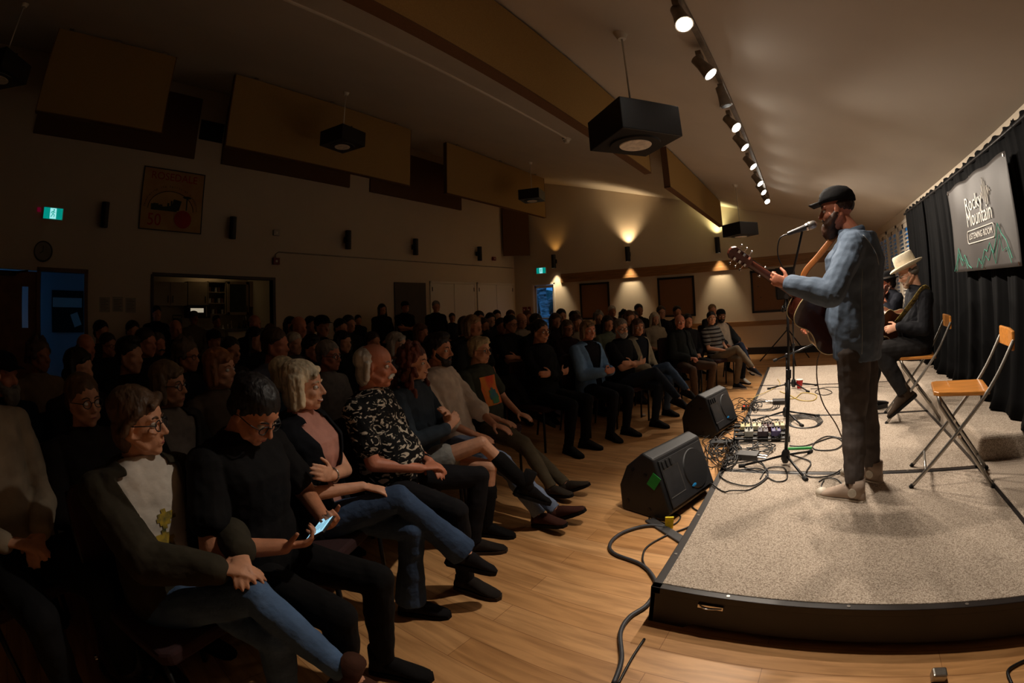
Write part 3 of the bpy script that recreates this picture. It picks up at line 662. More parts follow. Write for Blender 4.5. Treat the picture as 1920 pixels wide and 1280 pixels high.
ap = MB(); ap.ell((0.0135, 0.2, 0.21), (0.003, 0.15, 0.145), n=24, m=8); ap.build('poster_rose', PR, r)
# ================================================================== stage
SX0, SX1, SZ = -0.54, 1.33, 0.2
ys = [1.69, 3.175, 4.71, 6.25, 7.8]
for k in range(4):
    y0, y1 = ys[k], ys[k + 1] - 0.006
    r = empty('stage_platform', ((SX0 + SX1) / 2, y0, 0)); tag(r, ['nearest carpeted stage platform with the bare front and latch', 'carpeted stage platform under the singer and the empty stool', 'carpeted stage platform under the seated guitarist in the pale hat', 'farthest carpeted stage platform under the harmonica player'][k], 'stage platform', 'carpeted platforms making up the stage')
    hw = (SX1 - SX0) / 2; L = y1 - y0
    MB().box((-hw + 0.04, 0.035, 0.15), (hw - 0.035, L - 0.02, SZ + 0.004)).build('carpet', M['carpet'], r, bevel=0.004)
    f = MB()
    f.box((-hw, 0, 0.165), (hw, 0.04, SZ)).box((-hw, L - 0.025, 0.165), (hw, L, SZ)).box((-hw, 0, 0.165), (-hw + 0.045, L, SZ)).box((hw - 0.04, 0, 0.165), (hw, L, SZ))
    f.build('edge_trim', M['blackpaint'], r, bevel=0.003)
    sp = MB(); sp.prism([(-hw, 0.0), (-hw + 0.16, 0.0), (-hw + 0.2, 0.028), (hw - 0.2, 0.028), (hw - 0.16, 0.0), (hw, 0.0), (hw, 0.17), (-hw, 0.17)], 0.004, 0.022, axis=1)
    sp.build('front_board', M['blackpaint'], r)
    sp = MB(); sp.prism([(0.004, 0.0), (0.16, 0.0), (0.2, 0.028), (L - 0.2, 0.028), (L - 0.16, 0.0), (L - 0.004, 0.0), (L - 0.004, 0.17), (0.004, 0.17)], -hw + 0.003, -hw + 0.02, axis=0)
    sp.build('side_board', M['blackpaint'], r)
    MB().prism([(0.004, 0.0), (L - 0.004, 0.0), (L - 0.004, 0.17), (0.004, 0.17)], hw - 0.02, hw - 0.003, axis=0).build('side_board', M['blackpaint'], r)
    la = MB().cbox((-hw + 0.27, -0.001, 0.145), (0.11, 0.012, 0.02)).tube(smoothline([(-hw + 0.22, -0.006, 0.155), (-hw + 0.25, -0.012, 0.138), (-hw + 0.32, -0.008, 0.146)]), 0.004, 6)
    la.build('latch', M['chrome'], r, bevel=0.003)
    for qx, qy in [(-hw + .02, .3), (-hw + .02, .75), (-hw + .02, 1.2), (-.6, .02), (-.1, .02), (.4, .02)]: MB().cyl((qx, qy, SZ - 0.002), (qx, qy, SZ + 0.002), 0.008, n=10).build('screw', M['steel'], r)
ds = MB().box((SX1 + 0.01, 3.29, 0), (XR - 0.004, 9.2, 0.37)).build('carpeted_dais', M['carpet'], bevel=0.035, seg=4); tag(ds, 'higher carpeted ledge along the wall under the drapes', 'stage platform')
ds = MB().box((SX1 + 0.01, 0.6, 0), (XR - 0.004, 3.285, 0.2)).build('carpeted_step', M['carpet'], bevel=0.02, seg=3); tag(ds, 'lower carpeted step beside the nearest platforms', 'stage platform')

# drapes: one cloth per width, hung from a rail
rl = MB().tube([(1.76, -0.6, 2.37), (1.76, 7.2, 2.37)], 0.018, 10).build('curtain_rail', M['blackm'], smooth=True); tag(rl, 'black rail carrying the stage drapes', 'curtain rail')
def drape(y0, y1, zb, seed, label):
    rr = random.Random(seed); n = int((y1 - y0) / 0.018); rows = 15; vs = []; fs = []
    ph = [rr.uniform(0, 6.28) for _ in range(5)]; fr = [rr.uniform(5.5, 8.5), rr.uniform(11, 15), rr.uniform(21, 27)]
    for j in range(rows + 1):
        t = j / rows; z = 2.405 - (2.405 - zb) * t
        for i in range(n + 1):
            y = y0 + (y1 - y0) * i / n
            amp = 0.012 + 0.04 * min(1, t * 1.4)
            w_ = math.sin(y * 2 * PI * fr[0] / 1.9 + ph[0] + t * 0.8) * 0.55 + math.sin(y * 2 * PI * fr[1] / 1.9 + ph[1] - t) * 0.3 * (1 - t * 0.4) + math.sin(y * 2 * PI * fr[2] / 1.9 + ph[2]) * 0.22 * (1 - t)
            x = 1.755 - amp * w_ * 1.2 - 0.05 * max(0, t - 0.93) / 0.07 * (0.5 + 0.5 * math.sin(y * 9 + ph[3]))
            vs.append((x, y + 0.02 * math.sin(t * 3 + ph[4] + y * 4) * t, z + (0.012 * math.sin(y * 31 + ph[2]) if j == 0 else 0)))
    for j in range(rows):
        for i in range(n):
            a = j * (n + 1) + i; fs.append((a, a + 1, a + n + 2, a + n + 1))
    m = MB(); m.v = vs; m.f = fs
    o = m.build('curtain', M['curtain'], smooth=True); s = o.modifiers.new('s', 'SOLIDIFY'); s.thickness = 0.006
    return tag(o, label, 'curtain', 'black stage drapes')
drape(-0.5, 1.6, 0.22, 1, 'black drape nearest the camera, left of the banner edge'); drape(1.58, 3.25, 0.22, 2, 'black drape just outside the near edge of the banner')
drape(3.23, 4.95, 0.385, 3, 'black drape hanging behind the banner'); drape(4.93, 6.1, 0.385, 4, 'black drape between the banner and the seated guitarist'); drape(6.08, 7.13, 0.385, 5, 'black drape beside the shuttered windows')

# banner
r = empty('banner', (1.66, 4.08, 1.46)); tag(r, 'dark grey banner reading Rocky Mountain Listening Room hung on the drapes', 'banner')
BAN = mat('grey_vinyl', srgb(62, 58, 56), 0.45, spec=0.35, noise_scale=2.5, noise_amt=0.12)
m = MB(); NY, NZ = 40, 24
def bx(u, v): return -0.0035 * math.sin(u * 21 + v * 3) - 0.0025 * math.sin(u * 9 - v * 7) - 0.012 * math.sin(PI * u)
for j in range(NZ + 1):
    for i in range(NY + 1):
        u, v_ = i / NY, j / NZ; m.v.append((bx(u, v_), -0.79 + 1.49 * u, 0.0 + (0.76 + 0.01 * math.sin(u * 6.28 * 3)) * v_ + 0.01 * u))
for j in range(NZ):
    for i in range(NY): a = j * (NY + 1) + i; m.f.append((a, a + 1, a + NY + 2, a + NY + 1))
o = m.build('cloth', BAN, r, smooth=True); s = o.modifiers.new('s', 'SOLIDIFY'); s.thickness = 0.003
INK = mat('pale_print', srgb(205, 200, 192), 0.6, noise_scale=20, noise_amt=0.05); TEAL = mat('teal_print', srgb(70, 150, 128), 0.6, noise_scale=20, noise_amt=0.05)
brot = (math.radians(90), 0, math.radians(-90)); BX = -0.0215
lettering('lettering_rocky', 'Rocky', 0.2, INK, r, (BX, -0.01, 0.545), brot, 0.0015, fit=(0.41, 0.155))
lettering('lettering_mountain', 'Mountain', 0.2, INK, r, (BX, -0.10, 0.425), brot, 0.0015, fit=(0.58, 0.125))
lettering('lettering_listening_room', 'LISTENING ROOM', 0.08, INK, r, (BX, -0.085, 0.285), brot, 0.0015, spacing=1.1, fit=(0.54, 0.048))
cor = []
for (cy2, cz2, a0) in ((0.20, 0.305, 0), (-0.37, 0.305, 90), (-0.37, 0.262, 180), (0.20, 0.262, 270)):
    for q in range(5): a = math.radians(a0 + q * 22.5); cor.append((BX, cy2 + math.cos(a) * 0.03, cz2 + math.sin(a) * 0.03))
MB().tube(cor + [cor[0]], 0.0045, 6).build('lettering_box', INK, r)
wv = [(BX, -0.215 - 0.017 * k, 0.565 + z) for k, z in enumerate((0, 0.02, -0.03, 0.07, -0.06, 0.12, -0.08, 0.09, -0.09, 0.05, -0.02, 0.03, 0))]
MB().tube(wv, 0.0045, 6).build('sound_wave_emblem', INK, r)
mt = [(0.69, .02), (0.58, .12), (0.52, .22), (0.46, .13), (0.42, .10), (0.36, .15), (0.28, .06), (0.2, .03)]
MB().tube([(BX, a, b) for a, b in mt], 0.004, 6).tube([(BX, a, b) for a, b in [(0.62, .02), (0.53, .17), (0.45, .06), (0.36, .11), (0.3, .03)]], 0.003, 6).build('mountain_outline', TEAL, r)
mt = [(0.06, .03), (0.0, .10), (-0.05, .05), (-0.15, .16), (-0.2, .14), (-0.27, .2), (-0.33, .12), (-0.4, .2), (-0.47, .32), (-0.53, .24), (-0.6, .19), (-0.68, .06)]
MB().tube([(BX, a, b) for a, b in mt], 0.004, 6).tube([(BX, a, b) for a, b in [(-0.05, .02), (-0.16, .11), (-0.22, .07), (-0.3, .15), (-0.36, .04), (-0.48, .24), (-0.52, .12), (-0.6, .14), (-0.66, .03)]], 0.003, 6).build('mountain_outline', TEAL, r)
for (a, b) in ((-0.76, 0.02), (-0.76, 0.74), (0.67, 0.03), (0.67, 0.74), (-0.1, 0.015), (0.0, 0.755)): MB().tube([(BX + 0.02, a, b), (BX + 0.008, a, b)], 0.012, 12).build('eyelet', M['chrome'], r)

# ================================================================== stools
def stool(loc, rz, label):
    r = empty('folding_stool', loc, rz); tag(r, label, 'stool', 'folding stools on the stage')       # local: sitter faces -X
    sz = 0.57
    MB().prism([(-0.18, -0.14), (-0.15, -0.17), (0.15, -0.18), (0.18, -0.15), (0.18, 0.15), (0.15, 0.18), (-0.15, 0.17), (-0.18, 0.14)], sz - 0.012, sz + 0.014).build('seat', M['beech'], r, bevel=0.006, seg=3)
    for s in (-1, 1):
        y = 0.185 * s
        MB().tube(smoothline([(-0.27, y, 0.0), (-0.05, y, 0.3), (0.17, y, 0.60), (0.29, y, 0.82), (0.31, y, 0.86)], 4), 0.0125, 10).build('back_leg', M['steel'], r, smooth=True)
        y = 0.155 * s
        MB().tube([(0.27, y, 0.0), (0.02, y, 0.30), (-0.135, y, 0.50), (-0.15, y, sz - 0.01)], 0.0125, 10).build('front_leg', M['steel'], r, smooth=True)
        MB().cyl((0, 0.17 * s - 0.03, 0.325), (0, 0.17 * s + 0.03, 0.325), 0.011).build('pivot', M['chrome'], r, smooth='auto')
        MB().cyl((-0.272, 0.185 * s, 0), (-0.26, 0.185 * s, 0.018), 0.0145).build('foot_cap', M['rubber'], r); MB().cyl((0.272, 0.155 * s, 0), (0.26, 0.155 * s, 0.018), 0.0145).build('foot_cap', M['rubber'], r)
    for a_, w_, z_ in ((-0.19, .185, .11), (.19, .155, .1), (-.14, .155, sz - .03)): MB().tube([(a_, -w_, z_), (a_, w_, z_)], 0.009, 8).build('cross_bar', M['steel'], r, smooth=True)
    MB().prism([(0.295, -0.19), (0.315, 0.0), (0.295, 0.19), (0.318, 0.19), (0.337, 0.0), (0.318, -0.19)][::1], 0.80, 0.91).build('back_rest', M['beech'], r, bevel=0.008, seg=3)
    return r
stool((1.06, 3.03, 0.204), math.radians(-12), 'empty folding stool with a beech seat on the near side of the drapes')
stool((1.12, 4.5, 0.2), math.radians(-8), 'folding stool under the guitarist in the pale hat')
stool((1.12, 6.05, 0.2), math.radians(-5), 'folding stool under the harmonica player at the back of the stage')

# ================================================================== floor monitors
def wedge(loc, rz, label, tape=False, w2=0.30):
    r = empty('floor_monitor', loc, rz); tag(r, label, 'speaker', 'black wedge floor monitors')     # local: baffle faces +X and up, width along Y
    pr = [(0.20, 0.0), (0.27, 0.07), (0.12, 0.42), (0.03, 0.45), (-0.10, 0.33), (-0.155, 0.18), (-0.13, 0.0)]
    MB().prism(pr, -w2, w2, axis=1).build('cabinet', M['black'], r, bevel=0.018, seg=3)
    n = V((0.35, 0, 0.15)).normalized(); c = V((0.195, 0, 0.245)); u = V((-0.394, 0, 0.919))
    R = Matrix((( n.x, 0, u.x, c.x), (0, 1, 0, 0), (n.z, 0, u.z, c.z), (0, 0, 0, 1)))
    MB().box((0.002, -w2 + 0.03, -0.165), (0.012, w2 - 0.03, 0.165), R).build('face_plate', mat('monitor_face', srgb(44, 44, 46), 0.42, noise_scale=20), r, bevel=0.003)
    MB().tube([R @ V((0.012, 0.1, 0)), R @ V((0.02, 0.1, 0))], [0.145, 0.14], 32).build('grille', mat('perforated_grille', srgb(30, 30, 32), 0.5, noise_scale=240, noise_amt=0.5), r, smooth='auto')
    h = MB(); h.v = []; 
    rings = []
    for k, (s_, dx) in enumerate(((0.09, 0.014), (0.02, -0.012))):
        rings.append([R @ V((dx, -0.17 + a * s_, b * s_ * 1.1)) for a, b in ((-1, -1), (1, -1), (1, 1), (-1, 1))])
    h.loft(rings, caps=False); h.add([R @ V((-0.011, -0.17 + a * 0.02, b * 0.022)) for a, b in ((-1, -1), (1, -1), (1, 1), (-1, 1))], [(0, 1, 2, 3)])
    h.build('horn', mat('horn_grey', srgb(70, 68, 66), 0.35, noise_scale=8), r)
    for q in range(3): MB().cbox((0.016, -w2 + 0.06 + q * 0.045, 0.13), (0.012, 0.022, 0.05), R).build('port_slot', M['rubber'], r, bevel=0.004)
    MB().ell((0.018, 0.02, -0.1), (0.004, 0.03, 0.013), R, n=20, m=6).build('blue_badge', mat('blue_badge', srgb(40, 130, 190), 0.3, noise_scale=9), r)
    for a, b in ((0.1, 0.06), (-0.08, 0.08), (-0.04, 0.32), (0.06, 0.3)): MB().cyl((a, -w2 - 0.004, b), (a, -w2 + 0.01, b), 0.014).build('side_screw', M['blackm'], r)
    if tape:
        T = Matrix.Translation((0.13, -w2 - 0.002, 0.27)) @ Matrix.Rotation(0.5, 4, 'Y')
        MB().cbox((0, 0, 0), (0.07, 0.003, 0.10), T).build('green_tape', mat('green_tape', srgb(20, 150, 60), 0.6, noise_scale=20, noise_amt=0.06), r)
    return r
wedge((-0.92, 3.02, 0), math.radians(-16), 'black wedge monitor with green tape, nearest the camera', True)
wedge((-0.99, 4.83, 0), math.radians(-14), 'black wedge monitor standing farther along the stage edge', False, 0.27)
yt = MB().box((-0.026, -0.006, 0), (0.026, 0.006, 0.085)).build('yellow_tag', mat('yellow_tag', srgb(245, 222, 20), 0.5, noise_scale=30)); yt.location = flo(1254, 990) + V((0, 0, 0.0)); yt.rotation_euler = (0.1, 0, 0.35)
tag(yt, 'small yellow tag on the cable in front of the near wedge monitor', 'tag')
pd = flo(1262, 1000); rp = MB().prism([(-0.24, -0.035), (0.24, -0.035), (0.24, 0.035), (-0.24, 0.035)], 0.0, 0.015).build('cable_ramp', mat('dark_grey_ramp', srgb(62, 60, 60), 0.6, noise_scale=20), bevel=0.006)
a = flo(1232, 985); b = flo(1288, 1020); rp.location = (a + b) / 2; rp.rotation_euler = (0, 0, math.atan2(b.y - a.y, b.x - a.x)); tag(rp, 'grey strip of cable cover running under the stage edge', 'cable cover')

# ================================================================== microphone stands
def mic_stand(base, poleh, legs, boom, label, micdir=None, zf=0.2):
    r = empty('microphone_stand', (base[0], base[1], zf)); tag(r, label, 'microphone stand', 'black tripod microphone stands')
    MB().tube([(0, 0, 0.03), (0, 0, poleh * 0.55)], 0.0135, 12).build('lower_tube', M['blackm'], r, smooth=True)
    MB().tube([(0, 0, poleh * 0.55), (0, 0, poleh)], 0.009, 12).build('upper_tube', M['blackm'], r, smooth=True)
    MB().tube([(0, 0, poleh * 0.53), (0, 0, poleh * 0.58)], 0.019, 12).build('clutch', M['black'], r, smooth='auto')
    MB().tube([(0, 0, 0.02), (0, 0, 0.05), (0, 0, 0.10), (0, 0, 0.12)], [0.02, 0.034, 0.03, 0.017], 12).build('hub', M['black'], r, smooth='auto')
    for a in legs:
        a = math.radians(a); e = V((math.cos(a) * 0.33, math.sin(a) * 0.33, 0.014))
        l = MB().tube([(math.cos(a) * 0.02, math.sin(a) * 0.02, 0.075), tuple(e)], 0.009, 8).build('leg', M['blackm'], r, smooth=True)
        MB().tube([tuple(e * 0.9 + V((0, 0, 0.003))), tuple(e * 1.04)], 0.0145, 10).build('rubber_foot', M['rubber'], l, smooth='auto')
    if boom:
        p0 = V((0, 0, poleh)); e = V(boom) - V((base[0], base[1], zf)); d = (e - p0).normalized()
        MB().tube([p0 - d * 0.12, e], 0.0075, 10).build('boom', M['blackm'], r, smooth=True)
        MB().cyl(p0 - d * 0.14, p0 - d * 0.1, 0.014).build('boom_end', M['rubber'], r)
        MB().tube([p0 + V((0, -0.025, 0)), p0 + V((0, 0.03, 0))], 0.019, 12).build('swivel', M['black'], r, smooth='auto')
    return r
mic_stand((-0.08, 3.33), 1.20, (-62, 55, 195), (0.058, 2.985, 1.79), 'black boom microphone stand in front of the singer')
mic_stand((-0.13, 4.6), 0.62, (-60, 10, 200), (0.25, 4.68, 0.95), 'low microphone stand in front of the guitarist in the pale hat')
mic_stand((-0.08, 6.05), 0.98, (-55, 20, 190), (0.42, 5.95, 1.12), 'microphone stand near the red cup')
def microphone(tail, head, label):
    t, h = V(tail), V(head); d = (h - t).normalized(); r = empty('microphone', t); tag(r, label, 'microphone'); L = (h - t).length
    MB().tube([(0, 0, 0), tuple(d * 0.02), tuple(d * (L - 0.05))], [0.011, 0.013, 0.019], 16).build('body', mat('dark_grey_mic', srgb(70, 68, 68), 0.4, metal=0.5, noise_scale=20), r, smooth='auto')
    MB().cap(d * (L - 0.02), d * (L + 0.0), 0.026, 0.025, 20).build('grille', mat('mic_grille', srgb(150, 146, 142), 0.35, metal=0.7, noise_scale=300, noise_amt=0.4), r, smooth=True)
    MB().tube([tuple(d * (L - 0.052)), tuple(d * (L - 0.04))], [0.021, 0.024], 18).build('collar', M['chrome'], r, smooth='auto')
    return r
microphone((-0.035, 2.98, 1.785), (0.135, 3.0, 1.83), 'grey handheld microphone in the stand before the singer\'s mouth')
microphone((0.26, 4.66, 0.94), (0.4, 4.66, 0.99), 'microphone aimed at the seated guitarist\'s guitar')

# tripod speaker stand and loudspeaker behind
sp0 = flo(1478, 672, 0.0); sp0 = V((-0.3, 9.6, 0)); sp0.x = onx(1478, 672, 0.01).x and ony(1478, 672, 9.6).x
r = empty('speaker_tripod', (sp0.x, 9.6, 0)); tag(r, 'black tripod stand on the floor beyond the far end of the stage', 'tripod')
MB().tube([(0, 0, 0.12), (0, 0, 1.25)], 0.018, 12).build('pole', M['blackm'], r, smooth=True); MB().tube([(0, 0, 0.62), (0, 0, 0.70)], 0.032, 12).build('collar', M['black'], r)
for a in (-75, 45, 165):
    q = math.radians(a); l = MB().tube([(0, 0, 0.66), (math.cos(q) * 0.62, math.sin(q) * 0.62, 0.015)], 0.013, 8).build('leg', M['blackm'], r, smooth=True)
    MB().tube([(0, 0, 0.18), (math.cos(q) * 0.36, math.sin(q) * 0.36, 0.28)], 0.009, 8).build('brace', M['blackm'], r)
r = empty('loudspeaker', (sp0.x, 9.6, 1.25)); tag(r, 'black loudspeaker on the tripod behind the singer\'s guitar', 'speaker')
MB().prism([(-0.2, -0.14), (0.2, -0.17), (0.2, 0.17), (-0.2, 0.14)], 0.0, 0.62).build('cabinet', M['black'], r, bevel=0.025, seg=3)
MB().box((-0.215, -0.12, 0.05), (-0.2, 0.12, 0.57)).build('grille', mat('speaker_grille', srgb(34, 34, 36), 0.5, noise_scale=200, noise_amt=0.5), r)

# small gear on the stage edge
def gear(name, label, cat, c, size, m, rz=0.0, knobs=0, kc=None, grp=None, z=0.2):
    r = empty(name, (c[0], c[1], z), rz); tag(r, label, cat, grp)
    MB().cbox((0, 0, size[2] / 2), size).build('case', m, r, bevel=0.004)
    for k in range(knobs):
        MB().cyl((-size[0] * 0.3 + size[0] * 0.6 * (k % 3) / 2, size[1] * (0.28 - 0.3 * (k // 3)), size[2]), (-size[0] * 0.3 + size[0] * 0.6 * (k % 3) / 2, size[1] * (0.28 - 0.3 * (k // 3)), size[2] + 0.014), 0.009, n=10).build('knob', kc or M['black'], r)
    if name == 'effect_pedal': MB().cyl((0, -size[1] * 0.33, size[2]), (0, -size[1] * 0.33, size[2] + 0.02), 0.009, n=12).build('foot_switch', M['chrome'], r)
    return r
f_ = flo
PB = f_(1440, 820, 0.2)
pb = MB()
for k in range(4): pb.box((-0.24, -0.15 + k * 0.085, 0.02 + k * 0.012), (0.24, -0.10 + k * 0.085, 0.035 + k * 0.012))
pb.box((-0.24, -0.15, 0), (-0.225, 0.16, 0.05)).box((0.225, -0.15, 0), (0.24, 0.16, 0.05))
pb = pb.build('pedalboard', M['blackm'], bevel=0.003); pb.location = (-0.32, 3.98, 0.204); pb.rotation_euler = (0, 0, 0.12); tag(pb, 'black slatted pedalboard on the stage edge among the cables', 'pedalboard')
ped = [((-0.47, 4.05), srgb(200, 188, 140), 0.085, .12), ((-0.37, 4.07), srgb(205, 196, 160), .08, .12), ((-0.27, 4.06), srgb(70, 34, 30), .08, .12), ((-0.17, 4.10), srgb(196, 180, 140), .09, .12), ((-0.42, 3.90), srgb(160, 160, 152), .075, .11), ((-0.30, 3.91), srgb(60, 50, 60), .09, .11), ((-0.19, 3.93), srgb(80, 72, 120), .08, .11)]
plab = ['cream effect pedal at the audience end of the pedalboard', 'pale cream effect pedal second along the pedalboard', 'dark red effect pedal in the back row of the pedalboard', 'cream effect pedal at the singer end of the back row', 'grey effect pedal in the front row of the pedalboard', 'dark effect pedal in the middle of the front row', 'purple effect pedal at the end of the front row']
for k, (c, col, sx, sy) in enumerate(ped):
    gear('effect_pedal', plab[k], 'effect pedal', c, (sx, sy, 0.05), mat('pedal_paint', col, 0.4, noise_scale=30, noise_amt=0.08), 0.12, 3, M['white'] if k % 2 else M['black'], 'effect pedals on the pedalboard', z=0.245)
p = f_(1402, 860, 0.2); p.x = max(p.x, -0.44)
r = gear('direct_box', 'black direct box with silver plugs at the stage edge', 'direct box', (p.x, p.y), (0.16, 0.11, 0.05), mat('dark_box', srgb(52, 50, 48), 0.5, noise_scale=30), -0.1)
for s in (-1, 1):
    for q in (-0.025, 0.025): MB().cyl((s * 0.08, q, 0.025), (s * 0.145, q, 0.022), 0.009, n=12).build('jack_plug', M['chrome'], r, smooth='auto')
p = f_(1462, 757, 0.2); r = gear('direct_box', 'direct box behind the near microphone stand by the yellow cable', 'direct box', (p.x, p.y), (0.16, 0.12, 0.05), M['blackpaint'], 0.1)
MB().cyl((-0.08, 0, 0.03), (-0.16, 0, 0.03), 0.01).build('jack_plug', M['chrome'], r)
p = f_(1360, 835, 0.0); gear('power_strip', 'black power strip on the floor between the two wedge monitors', 'power strip', (p.x, p.y), (0.3, 0.09, 0.05), M['black'], 0.3, 3, z=0.0)
p = f_(1395, 748, 0.0); r = gear('power_adapter', 'small black adapter with glowing red lights by the far wedge monitor', 'power adapter', (-0.66, 5.75), (0.12, 0.05, 0.04), M['black'], 0.1, z=0.0)
RL = mat('red_light', (0.4, 0.02, 0.01), 0.4, noise_scale=3, emit=(1, 0.06, 0.02), estr=2.0)
for q in (-0.03, 0.03): MB().cyl((q, 0, 0.04), (q, 0, 0.052), 0.013).build('red_light', RL, r)
p = f_(1480, 818, 0.2); gear('tuner', 'green clip-on tuner lying by the near microphone stand', 'tuner', (0.02, 3.68), (0.2, 0.025, 0.02), mat('green_plastic', srgb(20, 150, 60), 0.5, noise_scale=20), 0.15)
p = f_(1499, 728, 0.2); r = empty('plastic_cup', p); tag(r, 'red plastic cup standing by the microphone stand at the back', 'cup')
MB().tube([(0, 0, 0), (0, 0, 0.11)], [0.03, 0.045], 20).build('body', mat('red_plastic', srgb(190, 16, 22), 0.35, noise_scale=10, noise_amt=0.03), r, smooth='auto')
MB().tube([(0, 0, 0.11), (0, 0, 0.116)], [0.047, 0.046], 20).build('rim', M['white'], r)
r = gear('sustain_pedal', 'small black foot pedal on the stage by the guitarist\'s boot', 'foot pedal', (0.86, 4.92), (0.14, 0.09, 0.05), M['black'], 0.5)
MB().cbox((0, 0, 0.065), (0.15, 0.07, 0.02), Matrix.Rotation(0.2, 4, 'Y')).build('treadle', M['rubber'], r)

# cables, every one an object of its own
def cable(pts, z, rad, label, m=None, group=None, world=False, dz=None):
    w_ = [V(p) for p in pts] if world else [f_(px, py, z) + V((0, 0, rad)) for px, py in pts]
    if not world and z == 0.2:
        w_ = [V((max(p.x, SX0 - 0.35), p.y, p.z)) for p in w_]
    for i, p in enumerate(w_):
        if not world and p.x > SX0 - 0.01 and p.y > ys[0]: p.z = 0.205 + rad + 0.0015 * (i % 3)
        elif not world: p.z = rad + 0.001 * (i % 3)
    sl = smoothline(w_, 6)
    for p in sl:
        if p.x > SX0 - 0.012 and p.y > ys[0] and p.y < ys[4] and p.x < SX1: p.z = max(p.z, 0.205 + rad)
    o = MB().tube(sl, rad, 7).build('cable', m or M['cable'], smooth=True)
    return tag(o, label, 'cable', group or 'cables round the stage')
cable([(1150, 1285), (1165, 1240), (1163, 1190), (1180, 1160), (1212, 1138), (1228, 1110), (1225, 1085), (1200, 1060), (1150, 1040), (1145, 1020), (1170, 1000), (1215, 988), (1250, 992)], 0, 0.011, 'thick grey cable looping from the bottom edge to the near wedge monitor', mat('grey_cable', srgb(62, 62, 66), 0.5, noise_scale=9))
cable([(1158, 1285), (1185, 1235), (1208, 1200)], 0, 0.006, 'thin black cable running under the near stage corner at the bottom edge')
cable([(1232, 1100), (1210, 1065), (1205, 1045), (1215, 1025), (1250, 1005), (1290, 990), (1310, 975)], 0, 0.006, 'black cable curving from the stage edge past the yellow tag')
cable([(1254, 985), (1225, 985), (1218, 970), (1240, 962), (1275, 968), (1262, 985), (1235, 978)], 0, 0.005, 'black cable curled in front of the near wedge monitor')
cable([(1193, 925), (1184, 912), (1192, 905)], 0, 0.005, 'short cable loop at the audience side of the near wedge monitor')
cable([(1310, 960), (1298, 950), (1318, 935), (1335, 930), (1325, 905), (1310, 915)], 0, 0.006, 'black cable bunched between the near monitor and the stage')
cable([(1318, 905), (1345, 880), (1400, 868), (1440, 885), (1415, 912), (1370, 908), (1350, 890), (1380, 872)], 0.2, 0.0045, 'black cable looped on the near platform seam by the stage edge')
cable([(1395, 878), (1432, 888), (1428, 870), (1400, 862), (1370, 870), (1330, 880)], 0.2, 0.0045, 'black cable loop beside the direct box')
cable([(1375, 885), (1420, 880), (1440, 895), (1405, 920), (1360, 925), (1330, 905)], 0.2, 0.0045, 'wide black cable loop crossing the seam')
cable([(1425, 900), (1440, 880), (1470, 880), (1475, 900), (1455, 905), (1435, 895)], 0.2, 0.0045, 'black cable loop at the foot of the singer\'s microphone stand')
cable([(1468, 850), (1500, 860), (1520, 870), (1510, 890), (1525, 897), (1555, 895), (1578, 882)], 0.2, 0.005, 'black cable snaking from the stand to the singer\'s shoes')
cable([(1585, 825), (1550, 820), (1525, 835), (1530, 845), (1565, 845), (1580, 832), (1560, 822), (1510, 838), (1480, 838)], 0.2, 0.005, 'black cable lying in a ring between stand and singer')
cable([(1535, 905), (1550, 898), (1570, 902), (1580, 915), (1560, 922), (1540, 915), (1545, 902)], 0.2, 0.004, 'thin cable ring over the singer\'s near shoe toe')
for k in range(5):
    a, b_ = 26 + 2.2 * k, 9 + 1.1 * k
    cable([(1508 + a * math.cos(t * 0.7), 795 + b_ * math.sin(t * 0.7) - k) for t in range(0, 10)], 0.2, 0.004, 'turn of the coiled black cable by the second microphone stand', group='turns of the coiled cable')
for k in range(4):
    cable([(1430 + (20 + 4 * k) * math.cos(t * 0.7 + k), 762 + (7 + k) * math.sin(t * 0.7 + k)) for t in range(0, 9)], 0.2, 0.004, 'turn of the loose cable coil on the stage edge behind the pedalboard', group='turns of the loose coil')
cable([(1520, 730), (1545, 730), (1560, 737), (1545, 742), (1528, 736), (1545, 728), (1575, 727), (1640, 726)], 0.2, 0.004, 'black cable with a small loop behind the singer\'s knees')
YC = mat('yellow_cable', srgb(196, 170, 90), 0.5, noise_scale=9)
cable([(1462, 735), (1480, 742), (1500, 752), (1525, 752), (1530, 742), (1505, 738), (1490, 748), (1470, 748)], 0.2, 0.005, 'yellowish cable coiled by the microphone stand near the red cup', YC)
cable([(1400, 742), (1412, 748), (1440, 735), (1462, 722), (1458, 712)], 0.2, 0.004, 'yellow cable running to the stage edge near the adapter lights', YC)
rr = random.Random(11)
zones = [((1372, 800), 34, 14, 12, 'tangled black cable between the two wedge monitors'), ((1345, 850), 40, 26, 16, 'tangled black cable beside the near wedge monitor'), ((1440, 812), 40, 16, 10, 'black patch cable over the pedalboard'), ((1400, 765), 30, 12, 8, 'black cable by the red adapter lights'), ((1330, 815), 26, 10, 5, 'black cable behind the far wedge monitor'), ((1420, 845), 40, 14, 6, 'black cable round the direct box')]
